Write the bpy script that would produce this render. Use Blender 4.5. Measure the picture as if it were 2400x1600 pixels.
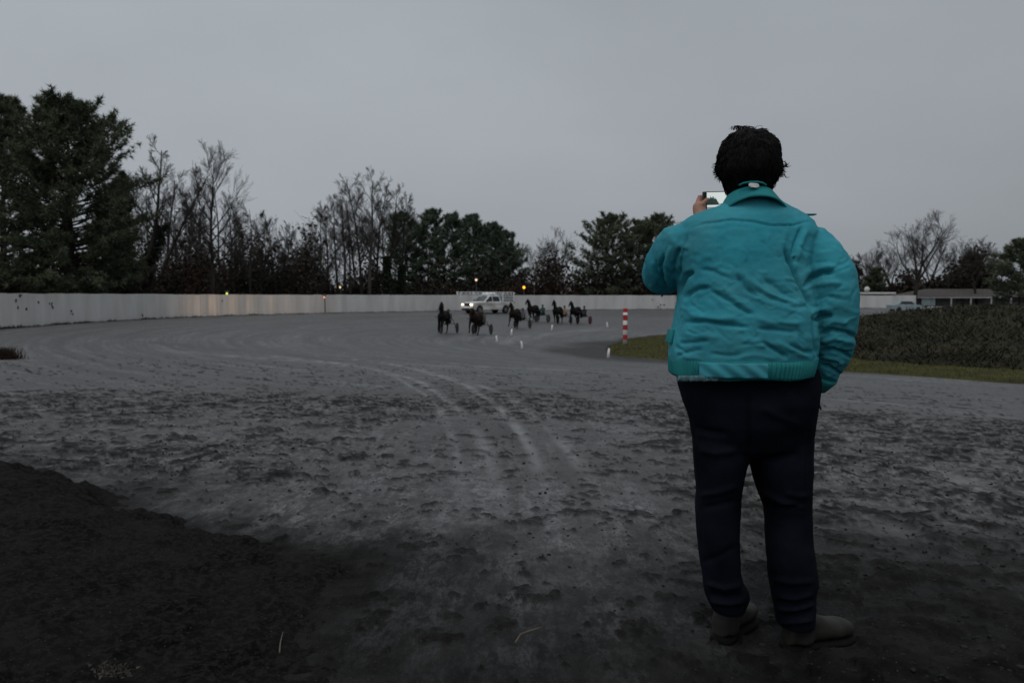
import bpy, bmesh, math, random
import numpy as np
from mathutils import Vector, Matrix
R = math.radians
for o in list(bpy.data.objects): bpy.data.objects.remove(o)
scene = bpy.context.scene
col = scene.collection

# ------------------------------------------------------------------ camera
CAMZ, FPX, PITCH = 1.12, 1867.0, math.atan((800-695)/1867.0)
cam = bpy.data.cameras.new('camera'); camo = bpy.data.objects.new('camera', cam); col.objects.link(camo)
cam.sensor_width = 36; cam.lens = 28.0; cam.clip_end = 6000; cam.clip_start = 0.05
camo.location = (0, 0, CAMZ); camo.rotation_euler = (math.pi/2 - PITCH, 0, 0)
cam.dof.use_dof = True; cam.dof.focus_distance = 2.5; cam.dof.aperture_fstop = 6.3
scene.camera = camo

# ------------------------------------------------------------------ sky and sun
SUN_EL, SUN_AZ = R(60), R(200)          # high and behind the camera, soft through cloud
w = bpy.data.worlds.new('World'); scene.world = w; w.use_nodes = True
nt = w.node_tree; nt.nodes.clear(); N = nt.nodes.new; L = nt.links.new
out = N('ShaderNodeOutputWorld'); bg = N('ShaderNodeBackground'); bg.inputs['Strength'].default_value = 0.1
sky = N('ShaderNodeTexSky'); sky.sky_type = 'NISHITA'; sky.sun_disc = False
sky.sun_elevation = SUN_EL; sky.sun_rotation = SUN_AZ; sky.dust_density = 6; sky.air_density = 1.5
hs = N('ShaderNodeHueSaturation'); hs.inputs['Saturation'].default_value = 0.12; hs.inputs['Value'].default_value = 0.8
L(sky.outputs[0], hs.inputs['Color'])
tc = N('ShaderNodeTexCoord'); sx = N('ShaderNodeSeparateXYZ'); L(tc.outputs['Generated'], sx.inputs[0])
ramp = N('ShaderNodeValToRGB'); L(sx.outputs['Z'], ramp.inputs[0])     # cloud deck: greyer at the horizon, lighter overhead
e = ramp.color_ramp.elements
e[0].position = 0.0; e[0].color = (0.196, 0.211, 0.229, 1)
e[1].position = 1.0; e[1].color = (0.34, 0.355, 0.375, 1)
for p, c in ((0.12, (0.224, 0.242, 0.262, 1)), (0.35, (0.228, 0.250, 0.270, 1))):
    q = e.new(p); q.color = c
nz = N('ShaderNodeTexNoise'); nz.inputs['Scale'].default_value = 1.6; nz.inputs['Detail'].default_value = 4
mp = N('ShaderNodeMapping'); mp.inputs['Scale'].default_value = (1, 1, 2.2); L(tc.outputs['Generated'], mp.inputs[0]); L(mp.outputs[0], nz.inputs['Vector'])
m1 = N('ShaderNodeMapRange'); m1.inputs['From Min'].default_value = 0.3; m1.inputs['From Max'].default_value = 0.7
m1.inputs['To Min'].default_value = 0.89; m1.inputs['To Max'].default_value = 1.11; L(nz.outputs['Fac'], m1.inputs['Value'])
az = N('ShaderNodeMapRange'); az.inputs['From Min'].default_value = -1; az.inputs['From Max'].default_value = 1
az.inputs['To Min'].default_value = 18.2; az.inputs['To Max'].default_value = 11.4; L(sx.outputs['X'], az.inputs['Value'])   # last light lies to the left
mu = N('ShaderNodeMath'); mu.operation = 'MULTIPLY'; L(m1.outputs[0], mu.inputs[0]); L(az.outputs[0], mu.inputs[1])
vm = N('ShaderNodeVectorMath'); vm.operation = 'SCALE'; L(ramp.outputs['Color'], vm.inputs[0]); L(mu.outputs[0], vm.inputs['Scale'])
mx = N('ShaderNodeMixRGB'); mx.inputs['Fac'].default_value = 0.04; L(vm.outputs[0], mx.inputs[1]); L(hs.outputs[0], mx.inputs[2])
L(mx.outputs[0], bg.inputs['Color']); L(bg.outputs[0], out.inputs['Surface'])
sun = bpy.data.lights.new('sun', 'SUN'); sun.energy = 0.62; sun.angle = R(35); sun.color = (1.0, 0.97, 0.93)
suno = bpy.data.objects.new('sun', sun); col.objects.link(suno)
sd = Vector((math.sin(SUN_AZ)*math.cos(SUN_EL), math.cos(SUN_AZ)*math.cos(SUN_EL), math.sin(SUN_EL)))
suno.rotation_euler = sd.to_track_quat('Z', 'Y').to_euler(); suno.location = (0, -20, 40)
vs = scene.view_settings; vs.view_transform = 'Standard'; vs.look = 'None'; vs.exposure = 0; vs.gamma = 1; vs.use_curve_mapping = False

# ------------------------------------------------------------------ helpers
SP, CP = math.sin(PITCH), math.cos(PITCH)
def at(px, py, Y):
    """world point seen at photo pixel (2400 x 1600) on the plane y = Y"""
    u = (px-1200)/FPX; v = (800-py)/FPX
    t = Y/(CP + v*SP)
    return Vector((u*t, Y, CAMZ + t*(v*CP - SP)))
def proj(P):
    y = P[:, 1]; dz = P[:, 2]-CAMZ
    f = y*CP - dz*SP; up = y*SP + dz*CP
    f = np.maximum(f, 0.05)
    return 1200 + FPX*P[:, 0]/f, 800 - FPX*up/f
def hsh(ix, iy, iz, seed):
    h = (ix.astype(np.int64)*374761393 + iy.astype(np.int64)*668265263 + iz.astype(np.int64)*2147483647 + seed*974634777) & 0x7fffffff
    h = ((h ^ (h >> 13))*1274126177) & 0x7fffffff
    h = ((h ^ (h >> 16))*1911520717) & 0x7fffffff
    return (h & 0xffffff)/float(0xffffff)*2-1
def vn2(x, y, seed=0):
    xi = np.floor(x); yi = np.floor(y); fx = x-xi; fy = y-yi
    fx = fx*fx*(3-2*fx); fy = fy*fy*(3-2*fy); z = np.zeros_like(xi)
    a = hsh(xi, yi, z, seed); b = hsh(xi+1, yi, z, seed); c = hsh(xi, yi+1, z, seed); d = hsh(xi+1, yi+1, z, seed)
    return (a*(1-fx)+b*fx)*(1-fy) + (c*(1-fx)+d*fx)*fy
def fbm(x, y, seed=0, o=4, g=0.5):
    s = 0; a = 1; t = 0
    for k in range(o):
        c, n = math.cos(0.6*k), math.sin(0.6*k)
        s = s + a*vn2((x*c-y*n)*2**k, (x*n+y*c)*2**k, seed+k*17); t += a; a *= g
    return s/t
def vn3(P, sc, seed=0):
    x, y, z = P[:, 0]*sc, P[:, 1]*sc, P[:, 2]*sc
    xi, yi, zi = np.floor(x), np.floor(y), np.floor(z); fx, fy, fz = x-xi, y-yi, z-zi
    fx = fx*fx*(3-2*fx); fy = fy*fy*(3-2*fy); fz = fz*fz*(3-2*fz); r = 0
    for i in (0, 1):
        for j in (0, 1):
            for k in (0, 1):
                r = r + hsh(xi+i, yi+j, zi+k, seed)*(fx if i else 1-fx)*(fy if j else 1-fy)*(fz if k else 1-fz)
    return r
def sst(a, b, x):
    t = np.clip((x-a)/(b-a), 0, 1); return t*t*(3-2*t)

def tag(o, label=None, cat=None, group=None, kind=None):
    if label: o['label'] = label
    if cat: o['category'] = cat
    if group: o['group'] = group
    if kind: o['kind'] = kind
    return o
def link(name, me, parent=None, m=None, smooth=False):
    o = bpy.data.objects.new(name, me); col.objects.link(o)
    if parent is not None: o.parent = parent
    if m is not None and me is not None and not me.materials: me.materials.append(m)
    if smooth and me is not None: me.polygons.foreach_set('use_smooth', [True]*len(me.polygons))
    return o
def empty(name, loc=(0, 0, 0), rz=0):
    o = bpy.data.objects.new(name, None); col.objects.link(o); o.location = loc; o.rotation_euler = (0, 0, rz); o.empty_display_size = 0.2
    return o
def npmesh(name, V, F):
    """V (n,3); F (m,k) array of equal sized faces"""
    V = np.asarray(V, dtype=np.float32); F = np.asarray(F, dtype=np.int32)
    me = bpy.data.meshes.new(name); me.vertices.add(len(V)); me.vertices.foreach_set('co', V.ravel())
    m, k = F.shape; me.loops.add(m*k); me.loops.foreach_set('vertex_index', F.ravel())
    me.polygons.add(m); me.polygons.foreach_set('loop_start', np.arange(0, m*k, k, dtype=np.int32))
    try: me.polygons.foreach_set('loop_total', np.full(m, k, dtype=np.int32))
    except Exception: pass
    me.update(calc_edges=True); me.validate()
    return me
class MB:
    """collects shapes for ONE mesh"""
    def __init__(s): s.v = []; s.f = []
    def add(s, vs, fs):
        b = len(s.v); s.v += [tuple(x) for x in vs]; s.f += [tuple(i+b for i in f) for f in fs]; return s
    def box(s, c, d, bev=0.0, M=None):
        x, y, z = d[0]/2, d[1]/2, d[2]/2
        bm = bmesh.new(); bmesh.ops.create_cube(bm, size=1)
        for v in bm.verts: v.co = Vector((v.co.x*d[0], v.co.y*d[1], v.co.z*d[2]))
        if bev > 0: bmesh.ops.bevel(bm, geom=bm.edges[:], offset=min(bev, min(d)*0.45), segments=2, profile=0.5, affect='EDGES')
        bm.verts.ensure_lookup_table()
        vs = [(M @ v.co if M else v.co) + Vector(c) for v in bm.verts]
        fs = [[v.index for v in f.verts] for f in bm.faces]; bm.free()
        return s.add(vs, fs)
    def prism(s, poly, y0, y1, axis='y', t0=1.0):
        n = len(poly)
        a = [(p[0], y0, p[1]) for p in poly]; b = [(p[0], y1, p[1]) for p in poly]
        fs = [(i, (i+1) % n, n+(i+1) % n, n+i) for i in range(n)] + [tuple(range(n))[::-1], tuple(range(n, 2*n))]
        return s.add(a+b, fs)
    def tube(s, pts, rad, n=8, cap=True):
        pts = [Vector(p) for p in pts]; k = len(pts)
        if not hasattr(rad, '__len__'): rad = [rad]*k
        vs = []; fs = []; ref = None
        for i, p in enumerate(pts):
            t = (pts[min(i+1, k-1)]-pts[max(i-1, 0)]); t = t.normalized() if t.length > 1e-9 else Vector((0, 0, 1))
            if ref is None: ref = Vector((1, 0, 0)) if abs(t.x) < 0.8 else Vector((0, 1, 0))
            a = (ref - t*ref.dot(t)).normalized(); b = t.cross(a); ref = a
            r = rad[i]; ra, rb = (r if hasattr(r, '__len__') else (r, r))
            for j in range(n):
                q = 2*math.pi*j/n; vs.append(p + a*math.cos(q)*ra + b*math.sin(q)*rb)
        for i in range(k-1):
            for j in range(n):
                fs.append((i*n+j, i*n+(j+1) % n, (i+1)*n+(j+1) % n, (i+1)*n+j))
        if cap: fs += [tuple(range(n))[::-1], tuple(range((k-1)*n, k*n))]
        return s.add(vs, fs)
    def blob(s, p0, r0, p1, r1, n=12, sx=1.0):
        """tapered capsule; sx squeezes it sideways (world y)"""
        p0 = Vector(p0); p1 = Vector(p1); d = p1-p0; Ln = max(d.length, 1e-6); t = d/Ln
        pts = []; rr = []
        for a in (-85, -60, -30): pts.append(p0 + t*r0*math.sin(R(a))); rr.append(r0*math.cos(R(a)))
        pts.append(p0); rr.append(r0); pts.append(p1); rr.append(r1)
        for a in (30, 60, 85): pts.append(p1 + t*r1*math.sin(R(a))); rr.append(r1*math.cos(R(a)))
        b = len(s.v); s.tube(pts, rr, n)
        if sx != 1.0:
            my = (p0.y+p1.y)/2
            for i in range(b, len(s.v)):
                x, y, z = s.v[i]; s.v[i] = (x, my+(y-my)*sx, z)
        return s
    def loft(s, secs, n=32):
        """secs: (cx, cy, cz, rx, ry, exponent); horizontal rings"""
        vs = []; fs = []; k = len(secs)
        for (cx, cy, cz, rx, ry, ex) in secs:
            for j in range(n):
                q = 2*math.pi*j/n; c, d = math.cos(q), math.sin(q)
                vs.append((cx + rx*math.copysign(abs(c)**(2/ex), c), cy + ry*math.copysign(abs(d)**(2/ex), d), cz))
        for i in range(k-1):
            for j in range(n): fs.append((i*n+j, i*n+(j+1) % n, (i+1)*n+(j+1) % n, (i+1)*n+j))
        fs += [tuple(range(n))[::-1], tuple(range((k-1)*n, k*n))]
        return s.add(vs, fs)
    def ball(s, c, r, n=12):
        rx, ry, rz = (r if hasattr(r, '__len__') else (r, r, r)); secs = []
        for i in range(n//2+1):
            a = -math.pi/2*0.97 + math.pi*0.97*i/(n//2); secs.append((c[0], c[1], c[2]+rz*math.sin(a), rx*math.cos(a), ry*math.cos(a), 2))
        return s.loft(secs, n)
    def mesh(s, name='m'):
        me = bpy.data.meshes.new(name); me.from_pydata(s.v, [], s.f); me.update()
        bm = bmesh.new(); bm.from_mesh(me); bmesh.ops.recalc_face_normals(bm, faces=bm.faces[:]); bm.to_mesh(me); bm.free()
        return me
    def build(s, name, m, parent=None, smooth=False):
        return link(name, s.mesh(name), parent, m, smooth)
def remesh(me, voxel, smooth=4, fac=0.5, name='m'):
    """weld overlapping closed shapes into one continuous skin"""
    o = bpy.data.objects.new('tmp', me); col.objects.link(o)
    md = o.modifiers.new('r', 'REMESH'); md.mode = 'VOXEL'; md.voxel_size = voxel
    if smooth: ms = o.modifiers.new('s', 'SMOOTH'); ms.factor = fac; ms.iterations = smooth
    bpy.context.view_layer.update()
    ev = o.evaluated_get(bpy.context.evaluated_depsgraph_get())
    r = bpy.data.meshes.new_from_object(ev); r.name = name; r.materials.clear()
    bpy.data.objects.remove(o); return r
def coords(me):
    a = np.empty(len(me.vertices)*3, np.float32); me.vertices.foreach_get('co', a); return a.reshape(-1, 3).astype(np.float64)
def normals(me):
    a = np.empty(len(me.vertices)*3, np.float32); me.vertices.foreach_get('normal', a); return a.reshape(-1, 3).astype(np.float64)
def setco(me, P): me.vertices.foreach_set('co', P.astype(np.float32).ravel()); me.update()
def seg_dist(px, py, pts):
    """distance to a polyline and the fraction along it"""
    best = np.full(px.shape, 1e18); fr = np.zeros(px.shape); acc = 0.0; tot = sum(math.dist(pts[i], pts[i+1]) for i in range(len(pts)-1))
    for i in range(len(pts)-1):
        ax, ay = pts[i]; bx, by = pts[i+1]; dx, dy = bx-ax, by-ay; l2 = dx*dx+dy*dy
        t = np.clip(((px-ax)*dx+(py-ay)*dy)/l2, 0, 1); d = (px-ax-t*dx)**2+(py-ay-t*dy)**2
        k = d < best; best = np.where(k, d, best); fr = np.where(k, (acc+t*math.sqrt(l2))/tot, fr); acc += math.sqrt(l2)
    return np.sqrt(best), fr

def mat(name, c, rough=0.8, var=0.25, sc=8.0, bump=0.0, bsc=60.0, spec=0.3, metal=0.0, c2=None, emit=None, es=0, coord='Object', sheen=0.0, lo=0.35, hi=0.65, stretch=None):
    m = bpy.data.materials.new(name); m.use_nodes = True; t = m.node_tree; b = t.nodes['Principled BSDF']
    b.inputs['Roughness'].default_value = rough; b.inputs['Metallic'].default_value = metal; b.inputs['Specular IOR Level'].default_value = spec
    if sheen: b.inputs['Sheen Weight'].default_value = sheen
    tcn = t.nodes.new('ShaderNodeTexCoord'); src = tcn.outputs[coord] if coord != 'World' else t.nodes.new('ShaderNodeNewGeometry').outputs['Position']
    if stretch:
        mpn = t.nodes.new('ShaderNodeMapping'); mpn.inputs['Scale'].default_value = stretch; t.links.new(src, mpn.inputs[0]); src = mpn.outputs[0]
    n = t.nodes.new('ShaderNodeTexNoise'); n.inputs['Scale'].default_value = sc; n.inputs['Detail'].default_value = 5; t.links.new(src, n.inputs['Vector'])
    r = t.nodes.new('ShaderNodeValToRGB'); t.links.new(n.outputs['Fac'], r.inputs[0])
    if c2 is None: c2 = tuple(min(1, x*(1+var)) for x in c); c1 = tuple(x*(1-var) for x in c)
    else: c1 = c
    r.color_ramp.elements[0].position = lo; r.color_ramp.elements[1].position = hi
    r.color_ramp.elements[0].color = (*c1, 1); r.color_ramp.elements[1].color = (*c2, 1)
    t.links.new(r.outputs[0], b.inputs['Base Color'])
    if bump:
        n2 = t.nodes.new('ShaderNodeTexNoise'); n2.inputs['Scale'].default_value = bsc; n2.inputs['Detail'].default_value = 4; t.links.new(src, n2.inputs['Vector'])
        bn = t.nodes.new('ShaderNodeBump'); bn.inputs['Strength'].default_value = bump; bn.inputs['Distance'].default_value = 0.01
        t.links.new(n2.outputs['Fac'], bn.inputs['Height']); t.links.new(bn.outputs[0], b.inputs['Normal'])
    if emit: b.inputs['Emission Color'].default_value = (*emit, 1); b.inputs['Emission Strength'].default_value = es
    return m

# ------------------------------------------------------------------ the lie of the land
INNER = [(60, -4), (40, 7), (25, 16.8), (15.4, 24.4), (9.6, 30.2), (4.3, 36), (0.9, 41.4), (-0.8, 47.5), (-0.1, 55.8), (3.2, 64), (8.3, 70), (16, 76), (28, 82), (45, 88), (75, 95), (140, 104)]
OUTER = [(140, 128), (90, 122), (60, 118.5), (33, 112), (17, 106), (5, 99.5), (-7.3, 91), (-16.5, 81.5), (-22.4, 73.2), (-26, 63), (-26.9, 51), (-26, 40), (-23, 28), (-17.5, 17.5), (-10, 9.5), (-3.5, 5.35), (-1.95, 4.1), (-1.1, 3.45), (-.33, 3.0), (1, 1.9), (4, .2), (12, -3), (30, -10), (60, -22)]
OUTZ = [-.5]*12 + [-.45, -.35, -.2, -.03, -.02, -.01, 0, 0, 0, 0, -.05, -.1]
def catmull(P, k=6):
    o = []
    for i in range(len(P)-1):
        p0, p1, p2, p3 = P[max(i-1, 0)], P[i], P[i+1], P[min(i+2, len(P)-1)]
        for j in range(k):
            t = j/k
            o.append(tuple(0.5*((2*b)+(-a+c)*t+(2*a-5*b+4*c-d)*t*t+(-a+3*b-3*c+d)*t**3) for a, b, c, d in zip(p0, p1, p2, p3)))
    o.append(tuple(P[-1])); return o
INC = catmull(INNER, 2); OUC = catmull([(a[0], a[1], z) for a, z in zip(OUTER, OUTZ)], 2)
def near(x, y, pts, zs=None):
    x = x.astype(np.float32); y = y.astype(np.float32)
    best = np.full(x.shape, 1e18, np.float32); idx = np.zeros(x.shape, np.int32); f = np.float32
    for i in range(len(pts)-1):
        ax, ay = pts[i][:2]; bx, by = pts[i+1][:2]; dx, dy = bx-ax, by-ay; l2 = dx*dx+dy*dy
        ex = x-f(ax); ey = y-f(ay); t = np.clip(ex*f(dx/l2)+ey*f(dy/l2), f(0), f(1)); ex -= t*f(dx); ey -= t*f(dy); ex *= ex; ey *= ey; ex += ey
        k = ex < best; best[k] = ex[k]; idx[k] = i
    A = np.array([p[:2] for p in pts], float); Dv = np.diff(A, axis=0); l2 = (Dv**2).sum(1); acc = np.concatenate([[0], np.cumsum(np.sqrt(l2))[:-1]])
    ex = x-A[idx, 0]; ey = y-A[idx, 1]; dx, dy = Dv[idx, 0], Dv[idx, 1]; t = np.clip((ex*dx+ey*dy)/l2[idx], 0, 1); ex = ex-t*dx; ey = ey-t*dy
    zz = 0
    if zs is not None: zz = np.interp(idx+t, np.arange(len(zs)), zs)
    return np.hypot(ex, ey), np.sign(dx*ey-dy*ex), acc[idx]+t*np.sqrt(l2[idx]), zz
def track(x, y):
    """height, distance from the inner edge (negative on the infield), along, distance inside the outer edge"""
    x = np.asarray(x, float); y = np.asarray(y, float)
    a, sa, al, _ = near(x, y, INC); b, sb, _, zo = near(x, y, OUC, [p[2] for p in OUC])
    a = np.where(sa > 0, a, -a)           # INNER is walked with the track on its left
    b = np.where(sb > 0, b, -b)           # OUTER is walked with the track on its left
    t = np.clip(a/np.maximum(a+np.maximum(b, 0), 1e-3), 0, 1)
    t = np.where(b <= 0, 1.0, t)
    t = 0.25*t + 0.75*t*t*(3-2*t)*0.6 + 0.75*t*0.4
    return -1.6 + (zo+1.6)*t, a, al, b
def tz(x, y): return float(track(np.array([x]), np.array([y]))[0][0])

# ------------------------------------------------------------------ ground, track, bank, lawn
def soil_mat(name, kind):
    m = bpy.data.materials.new(name); m.use_nodes = True; t = m.node_tree; b = t.nodes['Principled BSDF']; n = t.nodes.new; l = t.links.new
    b.inputs['Specular IOR Level'].default_value = {'track': 0.5, 'dimmed_loam': 0.03}.get(kind, 0.08)
    def attr(a):
        q = n('ShaderNodeAttribute'); q.attribute_name = a; return q
    def noise(vec, s, d=5, rgh=0.6):
        q = n('ShaderNodeTexNoise'); q.inputs['Scale'].default_value = s; q.inputs['Detail'].default_value = d; q.inputs['Roughness'].default_value = rgh; l(vec, q.inputs['Vector']); return q.outputs['Fac']
    def rng(v, a, c, d=0.0, f=1.0):
        q = n('ShaderNodeMapRange'); q.inputs['From Min'].default_value = a; q.inputs['From Max'].default_value = c; q.inputs['To Min'].default_value = d; q.inputs['To Max'].default_value = f; l(v, q.inputs['Value']); return q.outputs[0]
    def mix(f, c1, c2, mode='MIX'):
        q = n('ShaderNodeMixRGB'); q.blend_type = mode
        if isinstance(f, float): q.inputs[0].default_value = f
        else: l(f, q.inputs[0])
        for i, c in ((1, c1), (2, c2)):
            if isinstance(c, tuple): q.inputs[i].default_value = (*c, 1)
            else: l(c, q.inputs[i])
        return q.outputs[0]
    geo = n('ShaderNodeNewGeometry'); pos = geo.outputs['Position']
    if kind == 'track':
        cmb = n('ShaderNodeCombineXYZ'); mp = n('ShaderNodeMapping'); l(attr('along').outputs['Fac'], cmb.inputs[0]); l(attr('cross').outputs['Fac'], cmb.inputs[1])
        mp.inputs['Scale'].default_value = (0.06, 1.1, 1); l(cmb.outputs[0], mp.inputs[0])
        streak = noise(mp.outputs[0], 1.6, 6, 0.62)                  # harrow and wheel marks round the turn
        mp2 = n('ShaderNodeMapping'); mp2.inputs['Scale'].default_value = (0.16, 4.5, 1); l(cmb.outputs[0], mp2.inputs[0])
        fine = noise(mp2.outputs[0], 1.5, 5, 0.6)
        far = attr('far').outputs['Fac']
        mp3 = n('ShaderNodeMapping'); mp3.inputs['Scale'].default_value = (5.0, 0.45, 1); mp3.inputs['Rotation'].default_value = (0, 0, 0.06); l(pos, mp3.inputs[0])
        tyre = noise(mp3.outputs[0], 1.3, 5, 0.6)                    # wheel marks of the crossing
        sn = n('ShaderNodeMixRGB'); l(far, sn.inputs[0]); l(tyre, sn.inputs[1]); l(streak, sn.inputs[2])
        c = mix(rng(sn.outputs[0], 0.40, 0.58), (0.140, 0.145, 0.150), (0.345, 0.354, 0.362))
        ff = n('ShaderNodeMath'); ff.operation = 'MULTIPLY'; l(rng(fine, 0.38, 0.52, 0.6, 0.0), ff.inputs[0]); l(far, ff.inputs[1])
        c = mix(ff.outputs[0], c, (0.095, 0.098, 0.102))
        c = mix(rng(noise(pos, 3.2, 6, 0.7), 0.40, 0.58, 0.75, 0.0), c, (0.085, 0.086, 0.088))
        mpa = n('ShaderNodeMapping'); mpa.inputs['Scale'].default_value = (1, .38, 1); l(pos, mpa.inputs[0]); apos = mpa.outputs[0]
        c = mix(rng(noise(apos, 17, 5, 0.75), 0.43, 0.53, 0.85, 0.0), c, (0.028, 0.028, 0.028))
        c = mix(rng(noise(apos, 60, 4, 0.75), 0.44, 0.54, 0.6, 0.0), c, (0.04, 0.04, 0.04))
        c = mix(rng(noise(pos, 0.22, 4), 0.40, 0.62, 0.0, 0.6), c, (0.085, 0.087, 0.090))
        c = mix(attr('mud').outputs['Fac'], c, (0.048, 0.0475, 0.047))
        c = mix(rng(attr('rut').outputs['Fac'], 0, 1, 0.0, 0.62), c, (0.38, 0.385, 0.39))
        c = mix(rng(attr('rut').outputs['Fac'], 0, -1, 0.0, 0.75), c, (0.045, 0.046, 0.048))
        c = mix(attr('clod').outputs['Fac'], c, mix(rng(noise(pos, 9, 4), 0.35, 0.65), (0.009, 0.0088, 0.0086), (0.026, 0.0252, 0.0245)))
        c = mix(attr('dimmed_loam').outputs['Fac'], c, mix(rng(noise(pos, 5, 5), 0.35, 0.68), (0.0055, 0.0054, 0.0053), (0.025, 0.0243, 0.0236)))
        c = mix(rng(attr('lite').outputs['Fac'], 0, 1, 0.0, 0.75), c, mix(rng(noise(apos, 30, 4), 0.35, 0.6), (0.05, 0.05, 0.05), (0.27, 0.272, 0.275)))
        wet = n('ShaderNodeMath'); wet.operation = 'MAXIMUM'; l(attr('clod').outputs['Fac'], wet.inputs[0]); l(attr('dimmed_loam').outputs['Fac'], wet.inputs[1])
        l(rng(wet.outputs[0], 0, 1, 0.58, 0.95), b.inputs['Roughness']); l(rng(wet.outputs[0], 0, 1, 0.40, 0.04), b.inputs['Specular IOR Level'])
    elif kind == 'dimmed_loam':
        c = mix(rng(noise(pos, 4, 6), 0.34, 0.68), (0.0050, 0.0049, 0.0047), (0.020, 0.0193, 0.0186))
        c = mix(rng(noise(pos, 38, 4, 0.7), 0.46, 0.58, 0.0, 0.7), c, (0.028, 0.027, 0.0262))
        b.inputs['Roughness'].default_value = 0.88
    elif kind == 'lawn':
        c = mix(rng(noise(pos, 1.1, 6), 0.35, 0.68), (0.045, 0.045, 0.015), (0.085, 0.08, 0.028)); b.inputs['Roughness'].default_value = 0.9
    else:
        c = mix(rng(noise(pos, 0.4, 6), 0.35, 0.65), (0.02, 0.018, 0.012), (0.05, 0.043, 0.026)); b.inputs['Roughness'].default_value = 0.95
    if kind in ('track', 'dimmed_loam'):   # pale grit
        vo = n('ShaderNodeTexVoronoi'); vo.inputs['Scale'].default_value = 95; l(pos, vo.inputs['Vector'])
        sel = n('ShaderNodeSeparateColor'); l(vo.outputs['Color'], sel.inputs[0])
        a1 = rng(vo.outputs['Distance'], 0.18, 0.30, 1.0, 0.0); a2 = rng(sel.outputs[0], 0.93, 0.95)
        q = n('ShaderNodeMath'); q.operation = 'MULTIPLY'; l(a1, q.inputs[0]); l(a2, q.inputs[1])
        c = mix(q.outputs[0], c, (0.07, 0.067, 0.064))
    l(c, b.inputs['Base Color'])
    bn = n('ShaderNodeBump'); bn.inputs['Strength'].default_value = 0.8; bn.inputs['Distance'].default_value = 0.03
    hh = n('ShaderNodeMath'); hh.operation = 'ADD'; l(noise(pos, 55, 5, 0.7), hh.inputs[0]); l(noise(pos, 11, 4, 0.6), hh.inputs[1])
    l(hh.outputs[0], bn.inputs['Height']); l(bn.outputs[0], b.inputs['Normal'])
    return m
M_track = soil_mat('grey_stone_dust', 'track'); M_loam = soil_mat('dark_loam', 'dimmed_loam'); M_lawn = soil_mat('olive_turf', 'lawn'); M_ground = soil_mat('leaf_litter', 'ground')

def polar(rad, ang):
    rr, aa = np.meshgrid(rad, ang, indexing='ij'); x = rr*np.sin(aa); y = rr*np.cos(aa); nr, na = rr.shape
    i = np.arange(nr-1)[:, None]*na + np.arange(na-1)[None, :]
    F = np.stack([i, i+1, i+na+1, i+na], -1).reshape(-1, 4)
    return x.ravel(), y.ravel(), F[:, ::-1]
def keep(V, F, mask):
    F = F[mask]; u, inv = np.unique(F.ravel(), return_inverse=True); return V[u], inv.reshape(-1, 4), u
# base sheet to the horizon
x, y, F = polar(np.concatenate([[0.01], np.geomspace(3, 5000, 110)]), np.linspace(-math.pi, math.pi, 241))
z, a, al, b = track(x, y)
z = np.where(b > 0, z-0.45*sst(0, 0.3, b), z-0.03) + np.where(b < -6, 0.12*fbm(x*0.08, y*0.08, 3), 0)
z = np.where((y < 10) & (np.hypot(x, y) < 26), np.minimum(z, tz(0, 5)-0.3), z)
g = link('ground', npmesh('ground', np.stack([x, y, z], 1), F), None, M_ground, True); tag(g, kind='structure')

def soil_relief(x, y):
    """how far the surface is churned, its dark clods and its relief"""
    d = np.hypot(x, y)
    big = fbm(x*0.55, y*0.36, 11, 4); med = fbm(x*1.7, y*1.1, 12, 3)
    lane = np.exp(-((x + 0.15 - 0.06*(y-4))/(0.50+0.09*y))**2)*sst(10.5, 7.0, y)        # the wheel-packed crossing
    band = np.exp(-((y-10.2-0.10*x)/3.4)**2)*sst(4.5, -1.0, x-0.05*y)
    right = sst(0.25, 1.3, x-0.10*(y-3))*sst(15.5, 11.0, y+0.25*x)
    mid = 0.55*sst(13, 9, y)*sst(3.0, 5.5, y)
    zone = np.clip(np.maximum(np.maximum(band*.95, right*.9), mid) - 0.62*lane + 0.62*big + 0.30*med, 0, 1)*sst(18, 12.5, d)
    zone = np.maximum(zone, 0.16*sst(36, 18, d))
    wx = 0.16*vn2(x*2.6, y*2.6, 5); wy = 0.16*vn2(x*2.6, y*2.6, 6)
    n1 = fbm((x+wx)*2.7, (y+wy)*3.2, 21, 4, 0.6); n2 = fbm((x+wx*.4)*8.0, (y+wy*.4)*9.5, 31, 4, 0.62); n3 = fbm(x*23, y*25, 35, 3, 0.6)
    k = n1*0.38 + n2*0.50 + n3*0.24
    clod = sst(-0.05, 0.07, k - 0.34*(1-zone) + 0.07)*sst(0.03, 0.2, zone)
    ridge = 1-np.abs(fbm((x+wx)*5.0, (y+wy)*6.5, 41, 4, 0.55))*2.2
    fade = sst(26, 9, d)
    rel = clod*clod*(0.005+0.022*np.clip(n2*.9+n3*.20+0.2, 0, 1)) + 0.020*np.clip(ridge, 0, 1)*zone + 0.014*n1*zone + 0.005*n2*(.4+zone) + 0.0014*n3 + 0.010*big
    soil_relief.lite = sst(.55, 1.0, ridge+.35*n3)*np.clip(zone*1.4-.1, 0, 1)*sst(20, 10, d)  # light catching the ridge tops, painted as paler colour
    return np.clip(clod*(0.80+0.35*n3), 0, 1), rel*fade, zone, big
XC = 797.0
def adapt_rad(r0, r1, px):
    r = [r0]
    while r[-1] < r1:
        q = r[-1]; r.append(q + max(0.004, min(px*q*q/(XC*1.5), q*0.035)))
    return np.array(r)
ang = np.concatenate([np.linspace(R(-115), R(-37.5), 60)[:-1], np.linspace(R(-37.5), R(37.5), 660), np.linspace(R(37.5), R(115), 60)[1:]])
rad = np.concatenate([[0.05, 0.6, 1.2], adapt_rad(1.75, 150, 1.55)])
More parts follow.
